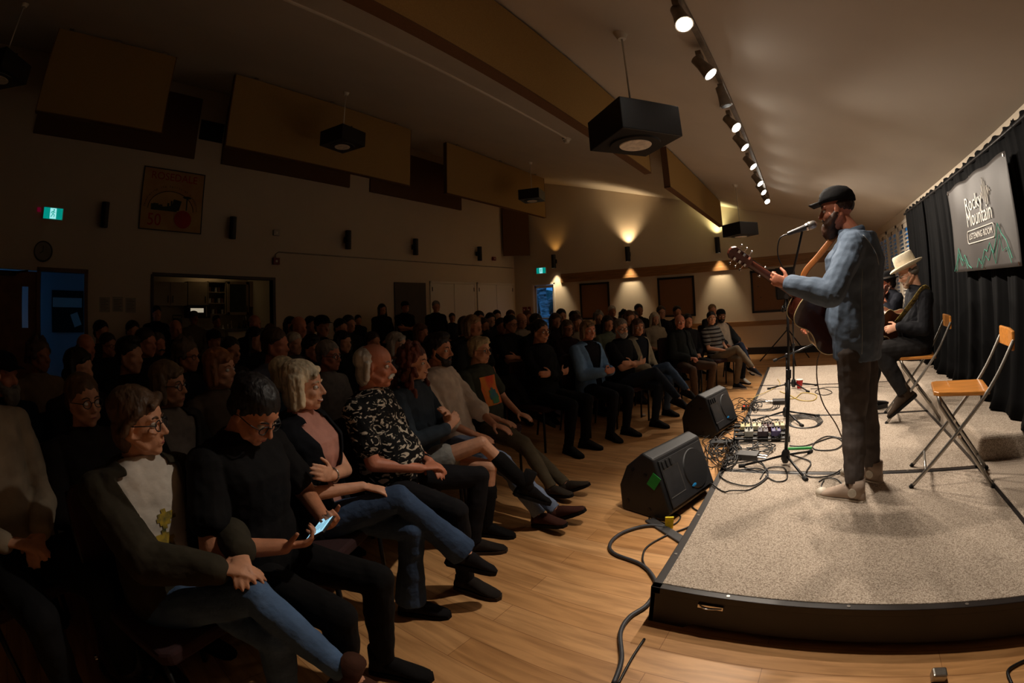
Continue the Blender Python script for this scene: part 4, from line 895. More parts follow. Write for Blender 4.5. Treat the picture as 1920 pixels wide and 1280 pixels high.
for (c, rx, ry, n_, lb) in zones:
    for k in range(n_):
        x, y = c[0] + rr.uniform(-rx, rx) * .6, c[1] + rr.uniform(-ry, ry) * .6; pts = []; a0 = rr.uniform(0, 6.28); dr = rr.choice((-1, 1)) * rr.uniform(0.35, 0.9)
        for t in range(9): pts.append((x + rx * rr.uniform(.35, .7) * math.cos(a0 + t * dr), y + ry * rr.uniform(.4, .8) * math.sin(a0 + t * dr)))
        w_ = []
        for (px, py) in pts:
            p = f_(px, py, 0.2)
            if p.x < SX0 + 0.01: p = f_(px, py, 0.0); p.x = min(p.x, SX0 - 0.04); p.z = 0.008 + rr.random() * 0.05
            else: p.z = 0.212 + rr.random() * (0.07 if 'pedalboard' in lb else 0.03)
            w_.append(p)
        cable(w_, 0, 0.0045, lb, world=True, group='cables: ' + lb.split('cable ')[1])
cable([(-0.035, 2.98, 1.785), (-0.09, 2.98, 1.76), (-0.11, 3.0, 1.66), (-0.07, 3.05, 1.55), (-0.03, 3.1, 1.5)], 0, 0.004, 'microphone cable drooping from the singer\'s microphone to the stand', world=True)
cable([ony(1540, 656, 3.1), ony(1532, 680, 3.15), ony(1533, 720, 3.2), ony(1545, 760, 3.25), ony(1570, 800, 3.3), V((0.4, 3.5, 0.21))], 0, 0.0045, 'braided guitar lead hanging from the singer\'s guitar behind his legs', mat('braided_lead', srgb(90, 70, 54), 0.7, noise_scale=60, noise_amt=0.6), world=True)
cable([(1935, 1235), (1905, 1248), (1888, 1262), (1896, 1285)], 0, 0.007, 'black cable curling from under the stage at the bottom right corner')
ft = MB().cbox((0, 0, 0.02), (0.06, 0.05, 0.04)).build('levelling_foot', M['steel'], bevel=0.008); ft.location = flo(1757, 1272); tag(ft, 'small grey metal foot at the bottom edge before the stage front', 'stage foot')
# ================================================================== people
SKIN = {'a': skinm(206, 150, 118), 'b': skinm(190, 130, 98), 'c': skinm(214, 160, 130), 'd': skinm(150, 96, 66), 'e': skinm(198, 128, 100)}
EYEW = mat('eye_white', srgb(215, 208, 200), 0.25, noise_scale=40, noise_amt=0.02); EYED = mat('eye_iris', srgb(40, 28, 22), 0.2, noise_scale=90)
LIP = mat('lips', srgb(158, 84, 74), 0.5, noise_scale=60, noise_amt=0.08)
TEETH = mat('teeth', srgb(230, 222, 210), 0.3, noise_scale=60, noise_amt=0.03)

def hrot(yaw, pitch=0, roll=0):        # head frame: looks +X, left +Y
    return Matrix.Rotation(yaw, 4, 'Z') @ Matrix.Rotation(pitch, 4, 'Y') @ Matrix.Rotation(roll, 4, 'X')
def head_prims(mb, T, k=1.0, jaw=1.0, nose=1.0, fine=True):
    T = T @ Matrix.Scale(k, 4)
    mb.ell((-0.012, 0, 0.035), (0.098, 0.077, 0.084), T, 24, 16)
    mb.ell((0.018, 0, -0.035), (0.069, 0.062 * jaw, 0.081), T, 20, 14)
    mb.ell((0.052, 0, -0.092), (0.026, 0.027 * jaw, 0.023), T, 12, 8)
    for s in (-1, 1):
        mb.cap((0.035, 0.045 * s * jaw, -0.07), (-0.02, 0.057 * s * jaw, -0.035), 0.02, 0.02, 10, T)
        mb.ell((0.052, 0.040 * s, -0.028), (0.027, 0.021, 0.022), T, 12, 8)
        mb.ell((0.066, 0.032 * s, 0.022), (0.017, 0.024, 0.009), T, 12, 8)
        mb.ell((0.088, 0.011 * s, -0.034), (0.012, 0.008, 0.008), T, 10, 6)
        E = T @ Matrix.Translation((-0.004, 0.077 * s, -0.004)) @ Matrix.Rotation(0.35 * s, 4, 'Z')
        mb.ell((0, 0, 0), (0.017, 0.008, 0.031), E, 12, 8)
    mb.cap((0.080, 0, 0.014), (0.097 + 0.006 * nose, 0, -0.028), 0.0075, 0.0115 * nose, 10, T)
    mb.cap((0.0785, -0.014, -0.060), (0.0785, 0.014, -0.060), 0.0085, 0.0085, 8, T)
    mb.cap((0.077, -0.011, -0.071), (0.077, 0.011, -0.071), 0.0085, 0.0085, 8, T)
def hair_prims(mb, T, style, rr, k=1.0):
    T = T @ Matrix.Scale(k, 4)
    E = lambda c, r: mb.ell(c, r, T, 20, 14)
    if style in ('short', 'bob', 'long', 'curly', 'curlyshort', 'bun', 'swept', 'tall'):
        E((-0.024, 0, 0.052), (0.105, 0.086, 0.084)); E((-0.052, 0, -0.008), (0.066, 0.078, 0.062))
        for s in (-1, 1): mb.cap((0.012, 0.074 * s, 0.035), (0.004, 0.078 * s, 0.008), 0.012, 0.008, 8, T)
    if style == 'tall': E((0.02, 0, 0.108), (0.065, 0.062, 0.036))
    if style == 'swept': E((0.035, 0.01, 0.095), (0.055, 0.058, 0.032)); mb.cap((0.0, 0.07, 0.06), (0.07, 0.045, 0.07), 0.018, 0.014, 10, T)
    if style == 'fringe': E((-0.045, 0, 0.0), (0.074, 0.085, 0.05)); [mb.cap((-0.02, 0.078 * s, 0.03), (0.0, 0.08 * s, 0.005), 0.014, 0.009, 8, T) for s in (-1, 1)]
    if style == 'backlong':
        E((-0.04, 0, 0.035), (0.09, 0.088, 0.075)); E((-0.06, 0, -0.04), (0.055, 0.085, 0.08))
        for s in (-1, 1): mb.cap((-0.02, 0.078 * s, 0.02), (-0.03, 0.08 * s, -0.06), 0.02, 0.018, 10, T)
    if style == 'shag': E((-0.024, 0, 0.052), (0.105, 0.086, 0.084)); E((-0.056, 0, -0.03), (0.054, 0.082, 0.085)); mb.cap((0.06, 0.05, 0.085), (0.078, -0.04, 0.066), 0.022, 0.015, 12, T); [mb.cap((0.03, 0.07 * s, 0.05), (-0.03, 0.084 * s, -0.02), 0.016, 0.018, 10, T) for s in (-1, 1)]
    if style == 'buzz': E((-0.03, 0, 0.03), (0.088, 0.0805, 0.058))
    if style in ('bob', 'long', 'bun'):
        if style != 'bun':
            E((-0.055, 0, -0.045), (0.058, 0.088, 0.075))
            for s in (-1, 1):
                mb.cap((0.0, 0.076 * s, 0.045), (0.012, 0.084 * s, -0.075), 0.026, 0.020, 12, T)
                mb.cap((-0.03, 0.078 * s, 0.04), (-0.025, 0.086 * s, -0.085), 0.03, 0.024, 12, T)
            mb.cap((0.064, 0.03, 0.082), (0.074, -0.045, 0.058), 0.018, 0.013, 12, T)
        else: E((-0.11, 0, 0.06), (0.035, 0.035, 0.035))
    if style == 'long':
        for s in (-1, 1): mb.cap((-0.01, 0.085 * s, -0.06), (0.0, 0.11 * s, -0.27), 0.028, 0.022, 12, T)
        mb.cap((-0.06, 0, -0.05), (-0.09, 0, -0.27), 0.06, 0.055, 14, T)
    if style in ('curly', 'curlyshort'):
        n = 210 if style == 'curly' else 90
        for i in range(n):
            a = rr.uniform(0, 2 * PI); z = rr.uniform(-0.24 if style == 'curly' else -0.04, 0.14)
            w = 1.0 if z > 0 else 1.0 + min(0.35, -z * 2.0)
            rad = 0.095 * w * math.sqrt(max(0.1, 1 - max(0, z / 0.15) ** 2))
            x, y = -0.03 + math.cos(a) * rad, math.sin(a) * rad
            if x > 0.03 and z < 0.07 and abs(y) < 0.075 + 0.02 * (z < -0.1): continue
            r_ = rr.uniform(0.014, 0.024); mb.ell((x, y, z), (r_, r_, r_ * 1.2), T, 8, 6)
def hand(mb, w, d, n, right, curl=0.5, k=1.0, spread=0.0, fast=False):
    w, d, n = V(w), V(d).normalized(), V(n)
    n = (n - d * n.dot(d)).normalized(); s = d.cross(n); ts = s if right else -s
    mb.cap(w + d * 0.012 * k, w + d * 0.07 * k, 0.029 * k, 0.037 * k, 12, None, 0.42, n)
    L = (0.072, 0.082, 0.076, 0.058); off = (0.029, 0.010, -0.010, -0.028)
    for i in range(4):
        b = w + (d * (0.088 - 0.006 * (i == 3) - 0.002 * (i == 0)) + ts * off[i]) * k; dd = (d + ts * (off[i] * spread * 8)).normalized(); a = 0.0; p = b
        for j, f in enumerate((0.45, 0.32, 0.27)):
            a += curl * (0.7 if j == 0 else 1.0) * (1 + 0.1 * i)
            v = dd * math.cos(a) + n * math.sin(a); q = p + v * L[i] * f * k
            mb.cap(p, q, (0.0092 - 0.0008 * j) * k, (0.0086 - 0.0008 * j) * k, 8); p = q
    p = w + (d * 0.022 + ts * 0.026) * k; v = (d * 0.62 + ts * 0.72 + n * 0.35).normalized(); q = p + v * 0.042 * k
    mb.cap(p, q, 0.013 * k, 0.0105 * k, 8); v2 = (d * 0.85 + ts * 0.3 + n * (0.3 + curl * 0.4)).normalized(); mb.cap(q, q + v2 * 0.036 * k, 0.0102 * k, 0.0085 * k, 8)
def ring(c, s, f, w, d, n=20, p=2.3):
    out = []
    for i in range(n):
        a = 2 * PI * i / n; ca, sa = math.cos(a), math.sin(a)
        out.append(c + s * (w * math.copysign(abs(ca) ** (2 / p), ca)) + f * (d * math.copysign(abs(sa) ** (2 / p), sa)))
    return out
def torso(mb, J, g=1.0, off=0.0, hem=-0.04, top=True, belly=0.0, bust=0.0, neckw=0.062):
    s0 = (J['hipL'] - J['hipR']).normalized(); s1 = (J['sL'] - J['sR']).normalized()
    P, C, N = J['pel'], J['sh'], J['neck']; u = (C - P).normalized(); k = J.get('k', 1.0)
    spec = [(hem, .155 * g, .115 * g), (0.03, .168 * g, .122 * g), (0.12, .160 * g, .118 * g + belly), (0.22, .148 * g, .110 * g + belly * .8), (0.34, .158, .116 + bust * .8), (0.42, .168, .118 + bust), (0.50, .172, .105), (0.545, .150, .085)]
    L = (C - P).length; kk = L / 0.50; rings = []
    for (t, w, d) in spec:
        q = max(0.0, min(1.0, t / 0.5)); s = s0.lerp(s1, q).normalized(); f = s.cross(u).normalized(); s = u.cross(f)
        c = P + u * t * kk + f * ((belly * 0.7 if 0.05 < t < 0.3 else 0) + bust * 0.6 * (0.3 < t < 0.45))
        rings.append(ring(c, s, f, (w * k + off), (d * k + off)))
    if top:
        f = s1.cross(u).normalized(); v = N - C
        rings.append(ring(C + v * 0.75, s1, f, (0.095 * k + off), (0.072 * k + off))); rings.append(ring(N + v.normalized() * 0.008, s1, f, neckw * k + off * .6, neckw * k + off * .6))
    mb.loft(rings)
def foot_frame(A, d):
    d = V(d).normalized(); u = V((0, 0, 1)); u = (u - d * u.dot(d)).normalized(); s = u.cross(d)
    return Matrix(((d.x, s.x, u.x, A[0]), (d.y, s.y, u.y, A[1]), (d.z, s.z, u.z, A[2]), (0, 0, 0, 1)))
def shoe_mesh(k=1.0, high=0.0):
    mb = MB(); rows = []
    for (x, w, h) in ((-0.072, .012, .02), (-0.062, .030, .055), (-0.03, .034, .075), (0.01, .036, .094), (0.06, .039, .082), (0.11, .044, .056), (0.155, .043, .036), (0.185, .034, .028), (0.20, .014, .016)):
        rows.append([(x * k, w * math.cos(a) * k, (-0.085 + 0.012 + max(0, h * (0.5 + 0.5 * math.sin(a))) ) * k) for a in [2 * PI * i / 14 for i in range(14)]])
    mb.loft(rows); mb.tube([(-0.02 * k, 0, -0.04 * k), (-0.015 * k, 0, (0.01 + high) * k)], [0.046 * k, 0.043 * k], 14)
    return mb
def sole_mb(k=1.0):
    pts = [(-0.076, 0), (-0.066, .030), (-0.02, .035), (0.06, .037), (0.11, .045), (0.16, .044), (0.195, .03), (0.207, 0)]
    out = [(x * k, y * k) for x, y in pts] + [(x * k, -y * k) for x, y in pts[-2:0:-1]]
    return MB().prism(out, -0.085 * k, -0.062 * k)
def ik(a, t, l1, l2, pole):
    a, t = V(a), V(t); v = t - a; L = min(v.length, (l1 + l2) * 0.999); d = v.normalized(); t = a + d * L
    x = (l1 * l1 - l2 * l2 + L * L) / (2 * L); h = math.sqrt(max(0, l1 * l1 - x * x))
    p = V(pole); p = (p - d * p.dot(d)).normalized()
    return a + d * x + p * h, t

def body_mesh(J, c, vox, name='body'):
    mb = MB(); k = J.get('k', 1.0)
    T = Matrix.Translation(J['head']) @ J['hR']
    head_prims(mb, T, c.get('hk', 1.0) * k, c.get('jaw', 1.0), c.get('nose', 1.0))
    hb = T @ V((-0.028, 0, -0.05)); mb.cap(J['neck'] - (J['neck'] - J['sh']) * 0.3, hb, 0.055 * k * c.get('nk', 1), 0.052 * k * c.get('nk', 1), 14)
    torso(mb, J, c.get('g', 1.0) * 0.93, -0.012, -0.05, True, 0.0, 0.0, 0.056)
    ag = c.get('arm', 1.0) * k
    for s in 'LR':
        mb.ell(J['s' + s], (0.052 * ag,) * 3); mb.cap(J['s' + s], J['e' + s], 0.046 * ag, 0.038 * ag); mb.cap(J['e' + s], J['w' + s], 0.038 * ag, 0.025 * ag)
        mb.cap(J['hip' + s], J['k' + s], 0.074 * k, 0.050 * k); mb.cap(J['k' + s], J['a' + s], 0.048 * k, 0.033 * k)
        mb.cap(J['a' + s], J['a' + s] + V(J['f' + s]).normalized() * 0.09 * k - V((0, 0, 0.045 * k)), 0.03 * k, 0.02 * k)
        hd = J.get('hand' + s, ((J['w' + s] - J['e' + s]), (0, 0, -1), 0.4)); hand(mb, J['w' + s], hd[0], hd[1], s == 'R', hd[2], k)
    return voxelize(mb, vox, 2, name=name)
def top_mesh(J, c, vox):
    mb = MB(); k = J.get('k', 1.0); o = c.get('loose', 0.012)
    torso(mb, J, c.get('g', 1.0), o, c.get('hem', -0.07), True, c.get('belly', 0), c.get('bust', 0), c.get('neckw', 0.066))
    sl = c.get('sleeve', 'long'); ag = c.get('arm', 1.0) * k
    for s in 'LR':
        S_, E_, W_ = J['s' + s], J['e' + s], J['w' + s]
        if sl == 'none': mb.ell(S_.lerp(J['sh'], 0.15), (0.055 * ag, 0.055 * ag, 0.06 * ag)); continue
        mb.ell(S_, (0.064 * ag + o * .5,) * 3)
        if sl == 'short': mb.cap(S_, S_.lerp(E_, 0.62), 0.060 * ag + o * .6, 0.060 * ag + o, 14)
        elif sl == 'roll': mb.cap(S_, E_, 0.060 * ag + o * .6, 0.052 * ag + o, 14); mb.cap(E_, E_.lerp(W_, 0.35), 0.054 * ag + o, 0.05 * ag + o, 14)
        else: mb.cap(S_, E_, 0.058 * ag + o * .6, 0.050 * ag + o, 14); mb.cap(E_, E_.lerp(W_, 0.93), 0.049 * ag + o, 0.036 * ag + o * .7, 14)
    return voxelize(mb, vox, 3, c.get('wr', 0.014), 0.07)
def legs_mesh(J, c, vox):
    mb = MB(); k = J.get('k', 1.0); lg = c.get('leg', 1.0); fl = c.get('flare', 0.0)
    mb.ell((J['hipL'] + J['hipR']) / 2 + V((0, 0, 0.01)), (0.125 * k, 0.125 * k, 0.11 * k))
    pl = J['pel']; mb.ell(pl, (0.122 * k * c.get('g', 1), 0.122 * k * c.get('g', 1), 0.10 * k))
    for s in 'LR':
        Hh, K_, A_ = J['hip' + s], J['k' + s], J['a' + s]
        mb.cap(Hh, K_, 0.094 * k * lg, 0.066 * k * lg, 16)
        e = K_.lerp(A_, c.get('cuff', 1.0)); r0 = 0.064 * k * lg
        mb.tube([K_ - (A_ - K_).normalized() * 0.01, K_.lerp(A_, .35), e], [r0, 0.062 * k * lg, (0.046 + fl) * k * lg], 16)
        mb.ell(K_, (r0, r0, r0))
    return voxelize(mb, vox, 3, c.get('wr', 0.012), 0.08)
def open_front(me, J, half=0.05, grow=0.5, zmin=-0.2, off=0.0):     # cut an open front in a jacket
    import bmesh
    u = (J['sh'] - J['pel']).normalized(); s = (J['sL'] - J['sR']).normalized(); f = s.cross(u).normalized(); P = J['pel']
    bm = bmesh.new(); bm.from_mesh(me); dele = []
    for fc in bm.faces:
        c = fc.calc_center_median() - P; h = c.dot(u); y = c.dot(s); x = c.dot(f)
        if x > 0.02 and zmin < h < 0.62 and abs(y) < half + max(0, (h - 0.2)) * grow * (1 if h < 0.5 else 0.4) and (c - u * h).length < 0.23: dele.append(fc)
    bmesh.ops.delete(bm, geom=dele, context='FACES')
    for _ in range(14):
        new = {}
        for v in bm.verts:
            nb = [e.other_vert(v) for e in v.link_edges if e.is_boundary]
            if len(nb) == 2: new[v] = v.co * 0.4 + (nb[0].co + nb[1].co) * 0.3
        for v, p in new.items(): v.co = p
    bm.to_mesh(me); bm.free()
    return me
def hat_parts(kind, T, root, k, m):
    T = T @ Matrix.Scale(k, 4)
    if kind == 'cap':
        mb = MB(); rows = []
        for (z, r_) in ((0.045, 1.0), (0.07, 1.0), (0.10, .9), (0.125, .66), (0.137, .3), (0.139, .05)):
            rows.append([(-0.014 + 0.109 * r_ * math.cos(a), 0.088 * r_ * math.sin(a), z) for a in [2 * PI * i / 24 for i in range(24)]])
        mb.loft(rows, T); h = mb.build('cap', m, root, smooth=True)
        br = MB(); rows = []
        for j in range(5):
            t = j / 4; rows.append([(0.083 + 0.075 * t * (1 - 0.35 * abs(v) ** 2), v * 0.075 * (1 - 0.12 * t), 0.060 - 0.010 * t - 0.012 * v * v + q) for v, q in [(-1, 0), (-.5, 0), (0, 0), (.5, 0), (1, 0), (1, .004), (.5, .004), (0, .004), (-.5, .004), (-1, .004)]])
        br.loft(rows, T); br.build('brim', m, h, smooth=True)
        return h
    crown = ((0.05, 1.0), (0.07, 1.0), (0.13, .97), (0.170, .93), (0.182, .82), (0.174, .45), (0.168, .1)) if kind == 'stetson' else ((0.05, 1.0), (0.08, 1.0), (0.115, .95), (0.14, .75), (0.15, .4), (0.152, .1))
    mb = MB(); rows = [[(-0.012 + 0.107 * r_ * math.cos(a), 0.09 * r_ * math.sin(a), z) for a in [2 * PI * i / 28 for i in range(28)]] for z, r_ in crown]
    mb.loft(rows, T); h = mb.build('hat_crown', m, root, smooth=True)
    bw = 1.58 if kind == 'stetson' else 1.42
    rows = []
    for (q, dz) in ((0.96, 0.002), (1.2, 0.0), (1.4, 0.003), (bw, 0.009), (bw, 0.013), (1.4, 0.008), (1.2, 0.006), (0.96, 0.008)):
        rows.append([(-0.012 + 0.107 * q * math.cos(a), 0.09 * q * math.sin(a) , 0.052 + dz * (1 + 2.0 * abs(math.sin(a)) * (kind == 'stetson'))) for a in [2 * PI * i / 28 for i in range(28)]])
    MB().loft(rows, T, caps=False).build('hat_brim', m, h, smooth=True)
    rows = [[(-0.012 + 0.1095 * math.cos(a), 0.0925 * math.sin(a), z) for a in [2 * PI * i / 28 for i in range(28)]] for z in (0.056, 0.07 if kind == 'stetson' else 0.085)]
    MB().loft(rows, T, caps=False).build('hat_band', M['cork'] if kind == 'stetson' else M['steel'], h, smooth=True)
    return h
def glasses(T, root, m, k=1.0, r=0.023, sq=1.0):
    T = T @ Matrix.Scale(k, 4); mb = MB()
    for s in (-1, 1):
        c = [(0.094 - 0.006 * abs(math.cos(a)), 0.032 * s + r * math.cos(a), 0.0 + r * 0.82 * sq * math.sin(a)) for a in [2 * PI * i / 18 for i in range(19)]]
        mb.tube(c, 0.0022, 6, T=T)
        mb.tube([(0.088, s * (0.032 + r), 0.004), (0.05, s * 0.077, 0.006), (0.0, s * 0.084, 0.004), (-0.02, s * 0.082, -0.01)], 0.002, 6, T=T)
    mb.tube([(0.092, -0.010, 0.004), (0.097, 0, 0.008), (0.092, 0.010, 0.004)], 0.002, 6, T=T)
    return mb.build('glasses', m, root, smooth=True)
_cache = {}
def cached(key, fn):
    if key is None: return fn()
    if key not in _cache: _cache[key] = fn()
    return _cache[key]
def dress(root, J, c, vox, key=None):
    """all the parts of one figure below its root"""
    rr = random.Random(c.get('seed', 1)); k = J.get('k', 1.0); hk = c.get('hk', 1.0) * k; T = Matrix.Translation(J['head']) @ J['hR']
    kk = lambda n, *a: None if key is None else (n, key) + a
    b = mobj(cached(kk('body'), lambda: body_mesh(J, c, vox)), 'body', SKIN[c.get('skin', 'a')], root)
    tk = (c.get('sleeve', 'long'), c.get('g', 1.0), c.get('bust', 0), c.get('belly', 0), c.get('hem', -0.07))
    if c.get('topc'):
        mobj(cached(kk('top', tk), lambda: top_mesh(J, c, vox * 1.1)), c.get('topn', 'shirt'), c['topc'] if not isinstance(c['topc'], tuple) else fabric(*c['topc']), root)
    if c.get('jacket'):
        cj = dict(c); cj['loose'] = c.get('loose', 0.012) + 0.014; cj['sleeve'] = c.get('jsleeve', 'long'); cj['hem'] = c.get('jhem', -0.12)
        me = open_front(top_mesh(J, cj, vox * 1.15), J, c.get('jhalf', 0.05), c.get('jgrow', 0.28))
        o = mobj(me, c.get('jn', 'jacket'), fabric(*c['jacket']), root); s = o.modifiers.new('s', 'SOLIDIFY'); s.thickness = 0.005; s.offset = 1
    if c.get('legc'):
        mobj(cached(kk('legs', c.get('flare', 0)), lambda: legs_mesh(J, c, vox * 1.15)), c.get('legn', 'trousers'), c['legc'] if not isinstance(c['legc'], tuple) else fabric(*c['legc']), root)
    sm = c.get('shoec', (30, 27, 25)); sm = fabric(*sm) if isinstance(sm, tuple) else sm; high = c.get('boot', c.get('high', 0.0))
    for s in 'LR':
        me = cached(('shoe', high), lambda: shoe_mesh(1.0, high).mesh('shoe')); 
        me.polygons.foreach_set('use_smooth', [True] * len(me.polygons))
        o = mobj(me, 'boot' if c.get('boot') else 'shoe', sm, root); o.matrix_local = foot_frame(J['a' + s], J['f' + s]) @ Matrix.Scale(k * c.get('shk', 1.0), 4)
        if c.get('detail') or c.get('solec'):
            q = mobj(cached(('sole',), lambda: sole_mb().mesh('sole')), 'sole', fabric(*c.get('solec', (20, 18, 17))), o)
    if c.get('hair'):
        hm = hairm(*c.get('hairc', (60, 40, 28)))
        if key is None:
            mb = MB(); hair_prims(mb, T, c['hair'], rr, hk); me = voxelize(mb, vox * .9, 3 if 'curly' in c['hair'] else 9, 0.007, 0.02); mobj(me, 'hair', hm, root)
        else:
            def f():
                mb = MB(); hair_prims(mb, Matrix.Identity(4), c['hair'], rr, 1.0); return voxelize(mb, vox * .8, 3 if 'curly' in c['hair'] else 6, 0.007, 0.02)
            o = mobj(cached(('hair', c['hair']), f), 'hair', hm, root); o.matrix_local = T @ Matrix.Scale(hk, 4)
    if c.get('beard'):
        def f():
            mb = MB(); F_ = c['beard'] == 'full'; mb.ell((0.05 + 0.004 * F_, 0, -0.088 - 0.018 * F_), (0.042 + 0.01 * F_, 0.045 + 0.012 * F_, 0.036 + 0.024 * F_), n=16, m=10)
            for s in (-1, 1): mb.cap((0.05, 0.036 * s, -0.075), (0.0, 0.066 * s, -0.02), 0.026 + 0.010 * F_, 0.013 + 0.007 * F_, 12); mb.cap((0.088, 0.004 * s, -0.046), (0.076, 0.030 * s, -0.066), 0.009, 0.009, 8)
            return voxelize(mb, 0.006, 1, 0.006, 0.02)
        o = mobj(cached(('beard', c['beard']), f), 'beard', hairm(*c.get('beardc', c.get('hairc', (60, 40, 28)))), root); o.matrix_local = T @ Matrix.Scale(hk, 4)
    if c.get('moustache'):
        mb = MB(); [mb.cap((0.093, 0.004 * s, -0.046), (0.080, 0.034 * s, -0.060), 0.011, 0.008, 10) for s in (-1, 1)]; me = voxelize(mb, 0.004, 1, 0.004, 0.02)
        o = mobj(me, 'moustache', hairm(*c['moustache']), root); o.matrix_local = T @ Matrix.Scale(hk, 4)
    if c.get('detail'):
        for s in (-1, 1):
            q = MB().ell((0.0695, 0.0315 * s, 0.001), (0.0125, 0.0135, 0.0105), T @ Matrix.Scale(hk, 4), 14, 10).build('eye', EYEW, root, smooth=True)
            if c['detail'] > 1: MB().ell((0.0805, 0.0315 * s + c.get('gaze', 0) * 0.004, 0.001), (0.003, 0.0055, 0.0055), T @ Matrix.Scale(hk, 4), 12, 8).build('iris', EYED, q, smooth=True)
            MB().tube(smoothline([(0.0835, 0.014 * s, 0.022), (0.0845, 0.03 * s, 0.030), (0.070, 0.05 * s, 0.022)], 3), [0.0035] * 6 + [0.002], 6, T=T @ Matrix.Scale(hk, 4)).build('eyebrow', hairm(*c.get('browc', c.get('hairc', (60, 40, 28)))), root, smooth=True)
        mb = MB()
        if not c.get('smile'): mb.tube(smoothline([(0.073, -0.023, -0.067), (0.0852, -0.008, -0.065), (0.0852, 0.008, -0.065), (0.073, 0.023, -0.067)], 3), [0.002, .0025, .003, .0035, .004, .004, .0035, .003, .0025, .002], 8, T=T @ Matrix.Scale(hk, 4)); mb.build('lips', LIP, root, smooth=True)
        else:
            mb.tube(smoothline([(0.072, -0.029, -0.059), (0.085, -0.012, -0.067), (0.085, 0.012, -0.067), (0.072, 0.029, -0.059)], 3), [0.002, .003, .0045, .005, .0055, .0055, .005, .0045, .003, .002], 8, T=T @ Matrix.Scale(hk, 4)); l = mb.build('lips', LIP, root, smooth=True)
            MB().tube(smoothline([(0.077, -0.022, -0.0605), (0.0875, -0.010, -0.0655), (0.0875, 0.010, -0.0655), (0.077, 0.022, -0.0605)], 3), 0.0032, 8, T=T @ Matrix.Scale(hk, 4)).build('teeth', TEETH, root, smooth=True)
    if c.get('glasses'): glasses(T, root, c['glasses'] if not isinstance(c['glasses'], bool) else M['black'], hk)
    if c.get('hat'):
        hat_parts(c['hat'], T, root, hk * 1.03, fabric(*c['hatc']))
    return root

